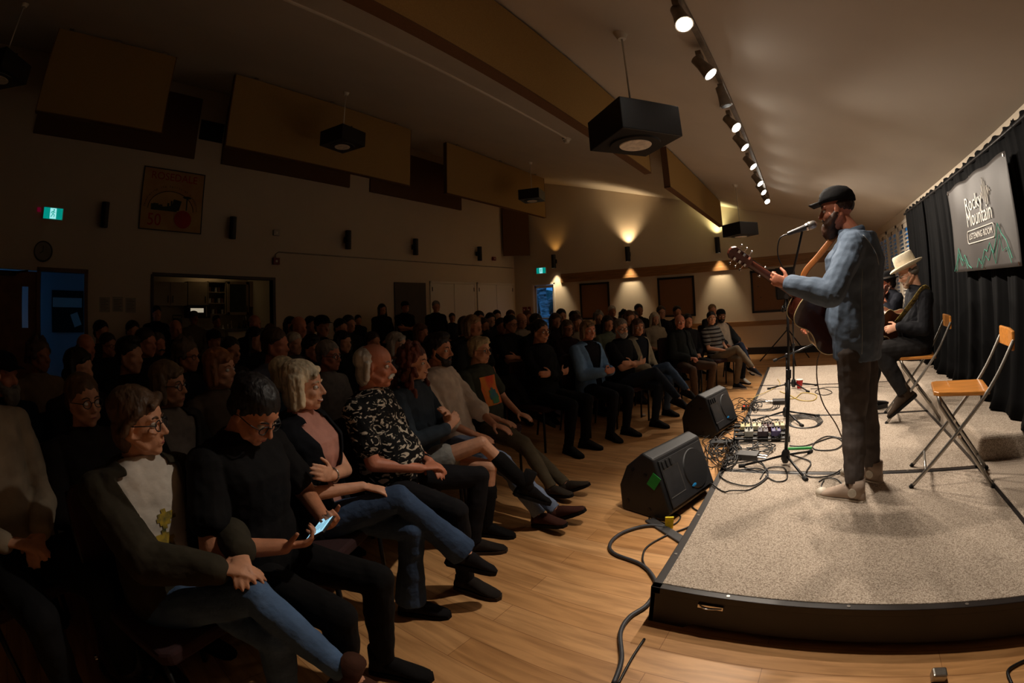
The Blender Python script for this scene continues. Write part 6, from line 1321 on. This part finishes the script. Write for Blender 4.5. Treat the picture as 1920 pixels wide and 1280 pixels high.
# the rest of the hall: (px, py, distance, label, hair, hair colour, skin, top colour, arms, legs, extras)
B = (24, 18, 16); D = (46, 32, 24); G = (120, 114, 106); Wt = (176, 168, 152); N_ = (28, 30, 36)
CROWD = [
 (75, 668, 3.68, 'curly-haired man in a beige jacket before the blue doorway', 'curlyshort', (70, 50, 40), 'd', (120, 100, 76), 'lap', {}),
 (150, 692, 2.95, 'dark-haired woman behind the round-glasses woman', 'long', B, 'a', (24, 22, 22), 'lap', {}),
 (245, 668, 3.24, 'young man with short dark hair and a black T-shirt in the third row', 'tall', B, 'a', (14, 14, 15), 'lap', {}),
 (352, 668, 3.40, 'curly-haired man in glasses behind the strawberry-blond woman', 'curlyshort', (90, 74, 58), 'b', (26, 26, 30), 'lap', {'glasses': True}),
 (434, 658, 4.01, 'dark-haired man just behind the strawberry-blond bob', 'short', B, 'b', (40, 36, 34), 'lap', {}),
 (480, 638, 4.47, 'woman with long black hair and a black top', 'long', B, 'a', (14, 14, 16), 'lap', {}),
 (518, 648, 3.31, 'broad man in a blue-grey shirt behind the platinum hair', 'short', (66, 48, 34), 'e', (86, 92, 108), 'lap', {'g': 1.15}),
 (586, 656, 3.95, 'young dark-haired man in black between two grey-haired heads', 'tall', B, 'b', (16, 16, 18), 'lap', {}),
 (644, 642, 4.58, 'woman with long dark hair behind the man in the grey shirt', 'long', B, 'a', (20, 20, 24), 'lap', {}),
 (700, 642, 4.90, 'dark-haired person hidden behind the moustached man', 'short', D, 'b', (26, 26, 30), 'lap', {}),
 (162, 652, 4.26, 'bald man in front of the blue doorway', 'fringe', (90, 70, 60), 'e', (20, 22, 26), 'lap', {}),
 (191, 623, 5.56, 'man with dark receding hair by the doorway frame', 'short', B, 'b', (24, 24, 28), 'lap', {}),
 (204, 648, 4.80, 'person in glasses between the bald man and the doorway frame', 'short', D, 'b', (24, 24, 28), 'lap', {'glasses': True}),
 (250, 622, 5.79, 'dark-haired woman under the paper notices', 'bun', B, 'b', (20, 20, 24), 'lap', {}),
 (275, 644, 4.10, 'man with a ruddy face behind the young man in black', 'short', D, 'e', (26, 26, 30), 'lap', {}),
 (297, 646, 4.90, 'man with a moustache and wavy hair left of the hatch', 'short', (84, 70, 58), 'e', (26, 26, 30), 'lap', {'moustache': (90, 80, 70)}),
 (330, 618, 6.00, 'bald ruddy man beneath the coffee urn', 'fringe', G, 'e', (20, 20, 24), 'lap', {}),
 (402, 640, 5.20, 'person in a dark flat cap before the serving hatch', 'short', B, 'b', (22, 22, 26), 'lap', {'hat': 'cap', 'hatc': (18, 18, 20)}),
 (478, 608, 6.24, 'bald man seen against the kitchen bottles', 'fringe', (60, 50, 46), 'e', (16, 16, 18), 'lap', {}),
 (508, 622, 6.89, 'person with a reddish beard by the hatch frame', 'short', (90, 56, 36), 'e', (24, 24, 28), 'lap', {'beard': 'short'}),
 (546, 612, 6.16, 'woman with dark hair against the plain wall right of the hatch', 'long', B, 'b', (20, 20, 24), 'lap', {}),
 (561, 614, 5.18, 'bald man against the plain wall right of the hatch', 'fringe', (70, 58, 50), 'e', (58, 56, 54), 'lap', {}),
 (553, 645, 4.63, 'grey-haired person low behind the young man in black', 'short', Wt, 'c', (90, 88, 84), 'lap', {}),
 (584, 610, 6.52, 'person with thick dark hair behind the capped man', 'short', B, 'b', (24, 24, 28), 'lap', {}),
 (605, 613, 5.50, 'man in a dark beret against the plain wall', 'short', B, 'b', (26, 24, 24), 'lap', {'hat': 'cap', 'hatc': (20, 18, 18)}),
 (640, 616, 5.85, 'woman with dark upswept hair against the plain wall', 'bun', B, 'b', (20, 20, 24), 'lap', {}),
 (655, 608, 6.45, 'smiling dark-haired man beside the woman with upswept hair', 'short', B, 'b', (18, 18, 20), 'lap', {}),
 (790, 625, 5.36, 'brown-haired woman just behind the bearded man', 'bob', (90, 60, 40), 'b', (24, 24, 28), 'lap', {}),
 (874, 612, 5.56, 'brown-haired woman with her back to the cupboards', 'bob', (86, 62, 44), 'b', (36, 38, 36), 'lap', {}),
 (888, 613, 4.80, 'woman with light brown hair in front of the white cupboards', 'bob', (140, 110, 80), 'b', (40, 42, 40), 'lap', {}),
 (899, 598, 7.22, 'dark-haired woman before the cupboard gap', 'short', B, 'b', (24, 24, 28), 'lap', {}),
 (907, 612, 6.31, 'man with a grizzled beard before the cupboards', 'short', D, 'b', (30, 30, 32), 'lap', {'beard': 'short'}),
 (920, 600, 7.62, 'woman with long dark hair and a pale face by the cupboard door', 'long', B, 'c', (26, 26, 30), 'lap', {}),
 (932, 593, 9.11, 'dark-haired head nearest the cupboard hinge', 'short', B, 'c', (28, 30, 34), 'lap', {}),
 (941, 612, 6.3, 'man in a dark green shirt left of the folded-arm rows', 'short', B, 'b', (36, 38, 32), 'fold', {'g': 1.1}),
 (958, 608, 5.9, 'burly man in glasses and dark polo shirt with folded arms', 'short', B, 'b', (34, 36, 34), 'fold', {'glasses': True, 'g': 1.15}),
 (958, 594, 8.38, 'reddish-haired head in front of the room corner', 'short', (76, 44, 30), 'b', (26, 26, 30), 'lap', {}),
 (978, 602, 6.61, 'white-collared bald man in glasses before the corner', 'fringe', D, 'b', (150, 140, 128), 'lap', {'glasses': True}),
 (990, 596, 7.66, 'person with reddish-brown hair left of the blue glass door', 'short', (90, 54, 36), 'b', (30, 30, 34), 'lap', {}),
 (1006, 606, 5.89, 'dark-haired woman right in front of the blue glass door', 'bun', B, 'b', (20, 20, 24), 'lap', {}),
 (1042, 602, 6.85, 'woman with long brown hair at the right side of the glass door', 'long', (62, 44, 34), 'b', (44, 36, 34), 'lap', {}),
 (1053, 593, 7.63, 'dark-haired head just right of the glass door', 'short', B, 'b', (28, 28, 32), 'lap', {}),
 (1064, 616, 5.9, 'woman in glasses and a maroon top with crossed forearms', 'bob', (84, 64, 44), 'b', (40, 22, 24), 'fold', {'glasses': True}),
 (1076, 596, 8.01, 'dark-haired head below the first tackboard', 'short', B, 'b', (30, 30, 34), 'lap', {}),
 (1082, 594, 8.80, 'greying head below the left edge of the first tackboard', 'short', G, 'b', (30, 30, 34), 'lap', {}),
 (1081, 606, 6.13, 'brown-haired woman in a pale cardigan behind the blue blazer', 'bob', (70, 48, 36), 'b', (130, 116, 96), 'lap', {}),
 (1123, 596, 8.00, 'grey curly-haired man in a dark shirt below the first tackboard', 'curlyshort', G, 'a', (34, 34, 36), 'lap', {}),
 (1140, 607, 6.48, 'woman in a pale green top between blazer and black T-shirt', 'long', (40, 30, 28), 'b', (96, 104, 88), 'lap', {}),
 (1148, 584, 9.49, 'white-haired man in a dark red shirt standing out against the wall', 'short', (190, 184, 170), 'b', (70, 30, 28), 'lap', {}),
 (1170, 594, 8.40, 'dark curly head left of the second light pool', 'curlyshort', B, 'b', (26, 26, 30), 'lap', {}),
 (1181, 597, 6.84, 'brown-haired head behind the grey-bearded man', 'bob', (80, 54, 40), 'b', (30, 28, 30), 'lap', {}),
 (1198, 582, 8.95, 'dark-haired man in a black shirt sitting tall under the second sconce', 'short', B, 'd', (18, 18, 20), 'lap', {}),
 (1189, 597, 7.45, 'dark head just left of the tall dark-haired man', 'short', B, 'b', (24, 24, 28), 'lap', {}),
 (1228, 598, 7.72, 'woman with long white-blond hair and a cream shawl', 'long', (186, 172, 148), 'c', (170, 156, 132), 'lap', {}),
 (1240, 586, 8.28, 'man in glasses and a black jacket beside the second tackboard', 'short', (60, 46, 36), 'a', (18, 18, 22), 'lap', {'glasses': True}),
 (1270, 585, 8.80, 'dark-haired head under the middle tackboard', 'short', B, 'b', (26, 26, 30), 'lap', {}),
 (1290, 602, 7.08, 'dark-haired woman hidden behind the balding man', 'short', B, 'b', (24, 24, 28), 'lap', {}),
 (1336, 582, 9.00, 'light-brown head rising behind the striped top', 'short', (130, 100, 66), 'b', (40, 40, 44), 'lap', {}),
]
for k, (px, py, d, lb, hs, hc, sk, tc, ar, ex) in enumerate(CROWD):
    az = math.atan2(ray(px, py).x, ray(px, py).y)
    c = dict(arms=ar, legs=('flat', 'crossR', 'flat', 'wide')[k % 4], lean=(0.08, 0.14)[k % 2], skin=sk, hair=hs, hairc=hc, topc=tc, legc=((18, 18, 20), (26, 28, 36), (34, 32, 30))[k % 3], sleeve=('long', 'short')[k % 2] if ar != 'fold' else 'short', seed=30 + k)
    c.update(ex)
    audience(px, py, d, lb, c, phi=None, zrange=(0.86, 1.06))
STAND = [(717, 580, 9.10, 'woman with long dark hair standing against the wall by the dark door', 'long', B, 'b', (26, 20, 22), '', {}),
 (760, 576, 9.30, 'man in a dark cap standing with folded arms before the dark door', 'short', B, 'b', (18, 20, 24), 'fold', {'hat': 'cap', 'hatc': (22, 22, 24)}),
 (818, 575, 8.74, 'broad man in a dark coat standing before the white cupboards', 'short', G, 'b', (14, 14, 17), '', {'g': 1.25, 'sleeve': 'long'}),
 (848, 596, 9.00, 'man in a blue T-shirt standing low before the cupboards', 'short', B, 'b', (44, 52, 60), '', {}),
 (672, 600, 8.80, 'young man with a hand near his chin against the plain wall', 'short', B, 'a', (18, 18, 20), 'fold', {}),
 (294, 588, 7.30, 'woman with tied-up dark hair standing at the left end of the hatch', 'bun', B, 'b', (16, 16, 18), '', {}),
 (364, 597, 7.39, 'person in a cap and light shirt standing at the hatch before the microwave', 'short', B, 'd', (96, 86, 68), '', {'hat': 'cap', 'hatc': (90, 84, 72)}),
 (407, 603, 7.56, 'dark-haired person in a pale shirt standing at the hatch by the open shelves', 'short', B, 'd', (100, 88, 66), '', {})]
for k, (px, py, d, lb, hs, hc, sk, tc, ar, ex) in enumerate(STAND):
    c = dict(arms=ar, legs='', skin=sk, hair=hs, hairc=hc, topc=tc, legc=(18, 18, 22), sleeve='short' if k % 2 else 'long', seed=90 + k); c.update(ex)
    r_, _, _ = audience(px, py, d, lb, c, stand=True, zrange=(0.74, 1.03))
    r_['group'] = 'people standing along the back wall'

# ================================================================== the musicians
def guitar(root_name, label, c, a, w, body_col, top_col, k=1.0, dreadnought=True, depth=0.105, inlay=True):
    """local: neck along +X, width along +Y, top face towards +Z"""
    a = V(a).normalized(); w = V(w); w = (w - a * w.dot(a)).normalized(); n = a.cross(w)
    r = empty(root_name); r.matrix_world = Matrix(((a.x, w.x, n.x, c[0]), (a.y, w.y, n.y, c[1]), (a.z, w.z, n.z, c[2]), (0, 0, 0, 1))) @ Matrix.Scale(k, 4)
    tag(r, label, 'guitar')
    half = [(-0.25, 0.0), (-0.247, .07), (-0.225, .135), (-0.18, .18), (-0.12, .197), (-0.06, .19), (0.0, .155), (0.05, .135), (0.10, .132), (0.15, .143), (0.20, .138), (0.235, .10), (0.25, .04), (0.25, 0.0)]
    hs = [p for p in smoothline([(x, y, 0) for x, y in half], 3)]
    out = [(p.x, p.y) for p in hs] + [(p.x, -p.y) for p in hs[-2:0:-1]]
    MB().prism(out, -depth / 2, depth / 2).build('body', body_col, r, smooth='auto')
    sc_ = lambda s: [(x * s, y * s) for x, y in out]
    MB().prism(sc_(0.985), depth / 2, depth / 2 + 0.003).build('top_board', top_col, r)
    bd = MB()
    for z in (-depth / 2, depth / 2): bd.tube([(x * 1.002, y * 1.002, z) for x, y in out] + [(out[0][0] * 1.002, 0, z)], 0.0035, 6)
    bd.build('binding', mat('cream_binding', srgb(206, 186, 140), 0.4, noise_scale=30, noise_amt=0.05), r, smooth=True)
    MB().cyl((0.07, 0, depth / 2 + 0.003), (0.07, 0, depth / 2 + 0.0045), 0.05, n=28).build('sound_hole', M['rubber'], r)
    MB().cbox((-0.10, 0, depth / 2 + 0.008), (0.03, 0.15, 0.012)).build('bridge', M['rubber'], r, bevel=0.003)
    NK = mat('mahogany_neck', srgb(88, 44, 28), 0.4, noise_scale=8, noise_amt=0.2, stretch=(0.5, 6, 6))
    rows = []
    for (x, hw, dp) in ((0.20, .030, .035), (0.26, .029, .03), (0.30, .027, .021), (0.50, .0245, .019), (0.635, .022, .018)):
        rows.append([(x, hw * math.cos(t), depth / 2 + 0.004 - (dp if math.sin(t) < 0 else 0.0) * abs(math.sin(t))) for t in [2 * PI * i / 14 for i in range(14)]])
    MB().loft(rows).build('neck', NK, r, smooth='auto')
    MB().box((0.10, -0.027, depth / 2 + 0.004), (0.635, 0.027, depth / 2 + 0.010)).build('fretboard', M['rubber'], r)
    fm = MB()
    for q in range(14): x = 0.635 - 0.44 * (1 - 2 ** (-q / 12.0)) * 1.35; fm.box((x, -0.026, depth / 2 + 0.010), (x + 0.0015, 0.026, depth / 2 + 0.0115))
    fm.build('frets', M['chrome'], r)
    T = Matrix.Translation((0.635, 0, depth / 2 + 0.0)) @ Matrix.Rotation(0.24, 4, 'Y')
    hd = MB().prism([(0, -0.022), (0.03, -0.034), (0.16, -0.038), (0.185, -0.02), (0.19, 0), (0.185, 0.02), (0.16, 0.038), (0.03, 0.034), (0, 0.022)], -0.014, 0.004, T=T).build('headstock', NK, r, bevel=0.002)
    for s in (-1, 1):
        for q in range(3):
            x = 0.045 + q * 0.045; t = MB().cyl((x, 0.026 * s, 0.004), (x, 0.026 * s, 0.02), 0.004, n=10, T=T).cyl((x, 0.03 * s, -0.008), (x, 0.056 * s, -0.008), 0.003, n=8, T=T)
            t.ell((x, 0.062 * s, -0.008), (0.006, 0.008, 0.011), T, 10, 8); t.cbox((x, 0.024 * s, -0.018), (0.016, 0.016, 0.01), T); t.build('tuning_peg', M['chrome'], hd, smooth='auto')
    st = MB()
    for q in range(6): y = -0.018 + 0.0072 * q; st.tube([(-0.10, y * 1.3, depth / 2 + 0.016), (0.635, y, depth / 2 + 0.013), (0.68 + 0.045 * (q % 3), 0.024 * (1 if q > 2 else -1), depth / 2 + 0.0)], 0.0007, 4)
    st.build('strings', M['chrome'], r)
    return r
# singer
def world_joints(d, origin):
    o = V(origin); J = {}
    for k_, v in d.items():
        J[k_] = (V(v) - o) 
    return J
so = (0.36, 2.95, 0.2); f = V((-0.93, 0.33, 0)).normalized(); lf = V((-f.y, f.x, 0))
shc = V((0.405, 2.95, 1.69))
W_ = dict(pel=(0.365, 2.95, 1.085), sh=shc, neck=(0.372, 2.95, 1.76), head=(0.29, 2.965, 1.892), sL=shc + lf * 0.175 + V((0, 0, -0.03)), sR=shc - lf * 0.175 + V((0, 0, -0.03)),
          hipL=V((0.36, 2.95, 1.06)) + lf * 0.09, hipR=V((0.36, 2.95, 1.06)) - lf * 0.09, kL=(0.335, 2.83, 0.68), kR=(0.44, 3.06, 0.68), aL=(0.365, 2.755, 0.285), aR=(0.515, 3.045, 0.285),
          eL=(0.185, 2.66, 1.405), wL=(-0.045, 2.70, 1.475), eR=(0.30, 3.30, 1.36), wR=(0.10, 3.22, 1.22))
J = world_joints(W_, so); J['fL'] = (-0.93, 0.34, 0); J['fR'] = (-0.82, 0.56, 0); J['hR'] = hrot(math.atan2(0.10, -1.0), 0.02)
J['handL'] = ((-0.75, 0.05, 0.28), (-0.1, 0.95, 0.25), 0.85); J['handR'] = ((-0.6, -0.5, -0.3), (0.2, -0.8, 0), 0.4)
sing = empty('person', so); tag(sing, 'bearded singer in a denim shirt and black cap playing guitar at the microphone', 'person')
DEN = mat('blue_denim_shirt', srgb(92, 106, 124), 0.85, spec=0.25, noise_scale=3, noise_amt=0.08, bump=0.5, bump_scale=14)
cfgS = dict(skin='e', topc=DEN, sleeve='long', loose=0.026, hem=-0.06, wr=0.016, belly=0.035, bust=0.045, arm=1.08, legc=mat('washed_black_denim', srgb(84, 77, 74), 0.9, spec=0.2, noise_scale=6, noise_amt=0.25, bump=0.6, bump_scale=12), leg=1.2, hair='buzz', hairc=(52, 34, 24), beard='full', beardc=(64, 38, 24), detail=2,
            hat='cap', hatc=(20, 19, 20), shoec=(168, 148, 132), solec=(214, 204, 188), seed=99, cuff=0.94, high=0.035, shk=1.14, g=1.05, gaze=1, hk=1.06)
dress(sing, J, cfgS, 0.0048)
col = MB()
T = Matrix.Translation(J['neck'] + V((0.0, 0, -0.01)))
col.tube([tuple(T @ V((0.066 * math.cos(a) + 0.006, 0.070 * math.sin(a), 0.016 * math.cos(a)))) for a in [2 * PI * i / 20 for i in range(21)]], 0.014, 8, flat=1.8, up=(0, 0, 1)); col.build('collar', DEN, sing, smooth=True)
SEAM = mat('pale_seam', srgb(150, 156, 156), 0.8, noise_scale=60, noise_amt=0.1)
shirt = [o for o in bpy.data.objects if o.parent == sing and o.name.startswith('shirt')][0]
bv = BVHTree.FromPolygons([v.co for v in shirt.data.vertices], [p.vertices for p in shirt.data.polygons])
def seam(pts, d, name='seam'):
    out = []
    for p in smoothline(pts, 6):
        q = bv.ray_cast(V(p) - V(so) + V(d) * 0.6, -V(d))[0]
        if q: out.append(q + V(d) * 0.001)
    if len(out) > 2: MB().tube(out, 0.0022, 5).build(name, SEAM, sing, smooth=True)
seam([(0.39, 2.7, 1.53), (0.375, 2.7, 1.4), (0.37, 2.7, 1.25), (0.365, 2.7, 1.06)], (0, -1, 0)); seam([(0.43, 2.7, 1.72), (0.50, 2.7, 1.64), (0.52, 2.75, 1.55)], (0.3, -1, 0.1)); 
T = Matrix.Translation(J['head']) @ J['hR']
MB().cbox((0.095, 0.0, 0.082), (0.006, 0.05, 0.026), T).build('cap_patch', mat('cap_patch', srgb(150, 140, 120), 0.6, noise_scale=60, noise_amt=0.4), [o for o in bpy.data.objects if o.parent == sing and o.name.startswith('cap')][0])
for s in 'LR':      # canvas shoes: white toe cap, laces, round patch, collar
    sh_ = [o for o in bpy.data.objects if o.parent == sing and o.name.startswith('shoe')][0 if s == 'L' else 1]
    MB().ell((0.175, 0, -0.058), (0.034, 0.037, 0.026), n=16, m=10).build('toe_cap', mat('rubber_white', srgb(206, 194, 176), 0.5, noise_scale=9, noise_amt=0.06), sh_, smooth=True)
    lc = MB()
    for q in range(5): x = 0.045 + q * 0.022; lc.tube([(x, -0.022, 0.005 - q * 0.012), (x + 0.006, 0, 0.014 - q * 0.012), (x, 0.022, 0.005 - q * 0.012)], 0.0028, 6)
    lc.build('laces', mat('lace_white', srgb(200, 190, 174), 0.8, noise_scale=60), sh_, smooth=True)
    MB().cyl((-0.005, 0.040, -0.02), (-0.005, 0.046, -0.02), 0.024, n=20).build('ankle_patch', mat('patch_white', srgb(206, 196, 180), 0.6, noise_scale=30), sh_)
MAH = mat('dark_mahogany', srgb(58, 24, 16), 0.22, spec=0.6, noise_scale=6, noise_amt=0.25, stretch=(0.6, 6, 6), coat=0.4)
SPR = mat('amber_spruce', srgb(170, 110, 54), 0.3, noise_scale=9, noise_amt=0.12, stretch=(0.3, 9, 2))
J0 = V((0.035, 2.93, 1.395)); ga = V((-0.66, -0.55, 0.51)).normalized(); gc = J0 - ga * 0.25; gc = V((0.17, 3.06, 1.27))
gt = guitar('acoustic_guitar', 'dark mahogany acoustic guitar with cream binding held by the singer', gc, ga, (0.5, -0.1, 0.8), MAH, SPR)
LEA = mat('tan_leather', srgb(176, 104, 44), 0.5, noise_scale=16, noise_amt=0.2)
sp_ = smoothline([tuple(ony(1592, 408, 2.97)), tuple(ony(1562, 446, 2.95)), tuple(ony(1534, 481, 2.94)), tuple(ony(1508, 513, 2.93)), (0.03, 2.95, 1.42)], 5)
MB().tube(sp_, 0.019, 8, flat=0.14, up=(0.3, -1, 0.3)).build('strap', LEA, gt, smooth=True).matrix_parent_inverse = gt.matrix_world.inverted()
cp2 = MB().tube([(0.03, -0.034, 0.0), (0.0, -0.036, 0.03), (0.0, 0.036, 0.03)], 0.006, 8).build('capo', M['steel'], gt, smooth=True); cp2.location = (0.52, 0, 0.045)

# seated guitarist in the pale hat
so = (1.14, 4.55, 0.2); f = V((-0.97, -0.05, 0)).normalized(); lf = V((-f.y, f.x, 0)); shc = V((1.185, 4.56, 1.315))
W_ = dict(pel=(1.14, 4.55, 0.865), sh=shc, neck=(1.15, 4.555, 1.385), head=(1.085, 4.55, 1.50), sL=shc + lf * 0.18 - V((0, 0, .03)), sR=shc - lf * 0.18 - V((0, 0, .03)), hipL=V((1.12, 4.55, 0.85)) + lf * 0.09, hipR=V((1.12, 4.55, 0.85)) - lf * 0.09,
          kL=(0.76, 4.42, 0.84), kR=(0.80, 4.76, 0.86), aL=(0.98, 4.36, 0.47), aR=(0.70, 4.80, 0.285), eL=(1.16, 4.32, 1.02), wL=(0.93, 4.40, 1.045), eR=(1.1, 4.84, 1.07), wR=(0.86, 4.78, 1.0))
J = world_joints(W_, so); J['fL'] = (-0.8, 0.05, -0.62); J['fR'] = (-1, 0.1, 0); J['hR'] = hrot(math.radians(176), 0.35); J['handL'] = ((-0.9, 0.1, -0.15), (0, 0.9, -0.3), 0.7); J['handR'] = ((-0.4, -0.8, 0.1), (0.3, 0.3, -1), 0.5)
r = empty('person', so); tag(r, 'seated guitarist in a pale wide-brimmed hat and black clothes', 'person')
dress(r, J, dict(skin='c', topc=(20, 20, 24), sleeve='long', loose=0.016, hem=-0.12, legc=(30, 28, 28), hair='fringe', hairc=(90, 84, 76), beard='short', beardc=(168, 140, 118), leg=1.32, shk=1.18, detail=2, glasses=M['steel'], hat='stetson', hatc=(198, 186, 162), shoec=(58, 46, 36), boot=0.1, g=1.12, belly=0.03, seed=101, smile=1, browc=(120, 112, 100)), 0.0055)
g2 = guitar('acoustic_guitar', 'brown acoustic guitar on the lap of the guitarist in the pale hat', (0.93, 4.62, 1.04), (-0.62, -0.42, 0.28), (0.35, -0.1, 0.9), mat('walnut_body', srgb(84, 44, 24), 0.3, noise_scale=6, noise_amt=0.2), SPR, 0.86)
sp_ = smoothline([(1.24, 4.40, 1.33), (1.17, 4.345, 1.36), (1.07, 4.375, 1.25), (0.96, 4.43, 1.12), (0.90, 4.50, 1.04)], 5)
MB().tube(sp_, 0.03, 8, flat=0.1, up=(-0.3, -1, 0.2)).build('strap', mat('woven_strap', srgb(150, 128, 60), 0.8, noise_scale=42, col2=srgb(50, 40, 24)), g2, smooth=True).matrix_parent_inverse = g2.matrix_world.inverted()

# harmonica player at the back
so = (1.2, 6.05, 0.2); f = V((-0.95, -0.2, 0)).normalized(); lf = V((-f.y, f.x, 0)); shc = V((1.22, 6.05, 1.27))
W_ = dict(pel=(1.17, 6.05, 0.865), sh=shc, neck=(1.20, 6.05, 1.34), head=(1.155, 6.03, 1.415), sL=shc + lf * 0.17 - V((0, 0, .03)), sR=shc - lf * 0.17 - V((0, 0, .03)), hipL=V((1.15, 6.05, 0.85)) + lf * 0.09, hipR=V((1.15, 6.05, 0.85)) - lf * 0.09,
          kL=(0.80, 5.86, 0.82), kR=(0.84, 6.2, 0.82), aL=(0.84, 5.85, 0.40), aR=(0.80, 6.22, 0.40), eL=(1.12, 5.76, 1.08), wL=(1.06, 5.90, 1.27), eR=(1.14, 6.3, 1.08), wR=(1.05, 6.06, 1.29))
J = world_joints(W_, so); J['fL'] = (-1, 0, 0); J['fR'] = (-1, 0.1, 0); J['hR'] = hrot(math.radians(185), 0.1); J['handL'] = ((0.1, 0.3, 1), (0.3, 0.8, 0), 0.9); J['handR'] = ((0.1, -0.4, 1), (0.3, -0.8, 0), 0.9)
r = empty('person', so); tag(r, 'harmonica player in a black bowler hat sitting at the back of the stage', 'person')
dress(r, J, dict(skin='e', topc=(34, 36, 44), sleeve='roll', legc=denim(40, 48, 62), hair='short', hairc=(40, 30, 26), detail=1, hat='bowler', hatc=(18, 17, 18), seed=102), 0.007)
hm = MB().cbox((0, 0, 0), (0.03, 0.1, 0.026)).build('harmonica', M['chrome'], bevel=0.004); hm.location = (1.03, 6.0, 1.37); tag(hm, 'harmonica held to the bowler-hatted player\'s mouth', 'harmonica')
g3 = guitar('acoustic_guitar', 'reddish guitar on the harmonica player\'s lap with its headstock up', (1.02, 6.0, 0.98), (0.1, -0.7, 0.75), (0.9, 0.1, 0.0), mat('red_brown_body', srgb(110, 48, 24), 0.3, noise_scale=6, noise_amt=0.2), SPR, 0.72)

# things on the hall floor
o = empty('drink_can', flo(703, 1090)); tag(o, 'small drink can standing on the floor under the front row', 'can')
MB().tube([(0, 0, 0), (0, 0, 0.006), (0, 0, 0.105), (0, 0, 0.115)], [0.026, 0.032, 0.032, 0.026], 20).build('body', mat('printed_can', srgb(120, 40, 34), 0.35, metal=0.4, noise_scale=20, col2=srgb(190, 180, 170)), o, smooth='auto')
MB().tube([(0, 0, 0.115), (0, 0, 0.118)], [0.025, 0.025], 20).build('lid', M['steel'], o)
pp = MB().ell((0, 0, 0.012), (0.03, 0.025, 0.014), n=7, m=5).build('crumpled_paper', mat('crumpled_white', srgb(190, 180, 165), 0.9, noise_scale=30)); pp.location = flo(1207, 780); tag(pp, 'small crumpled white scrap on the open floor', 'litter')
o = empty('handbag', flo(250, 1262)); tag(o, 'dark handbag on the floor under the nearest front-row chair', 'bag')
b = MB(); b.ell((0, 0, 0.14), (0.2, 0.1, 0.14), n=20, m=12); b.ell((0.0, 0, 0.07), (0.19, 0.12, 0.07), n=20, m=12); mobj(voxelize(b, 0.01, 2, 0.02, 0.08), 'bag_body', mat('black_leather', srgb(22, 20, 22), 0.35, noise_scale=30), o)
MB().tube(smoothline([(-0.12, 0, 0.24), (-0.08, 0, 0.36), (0.08, 0, 0.36), (0.12, 0, 0.24)]), 0.008, 8).build('handle', M['rubber'], o, smooth=True); MB().cyl((0, -0.115, 0.12), (0, -0.125, 0.12), 0.014).build('clasp', M['chrome'], o)
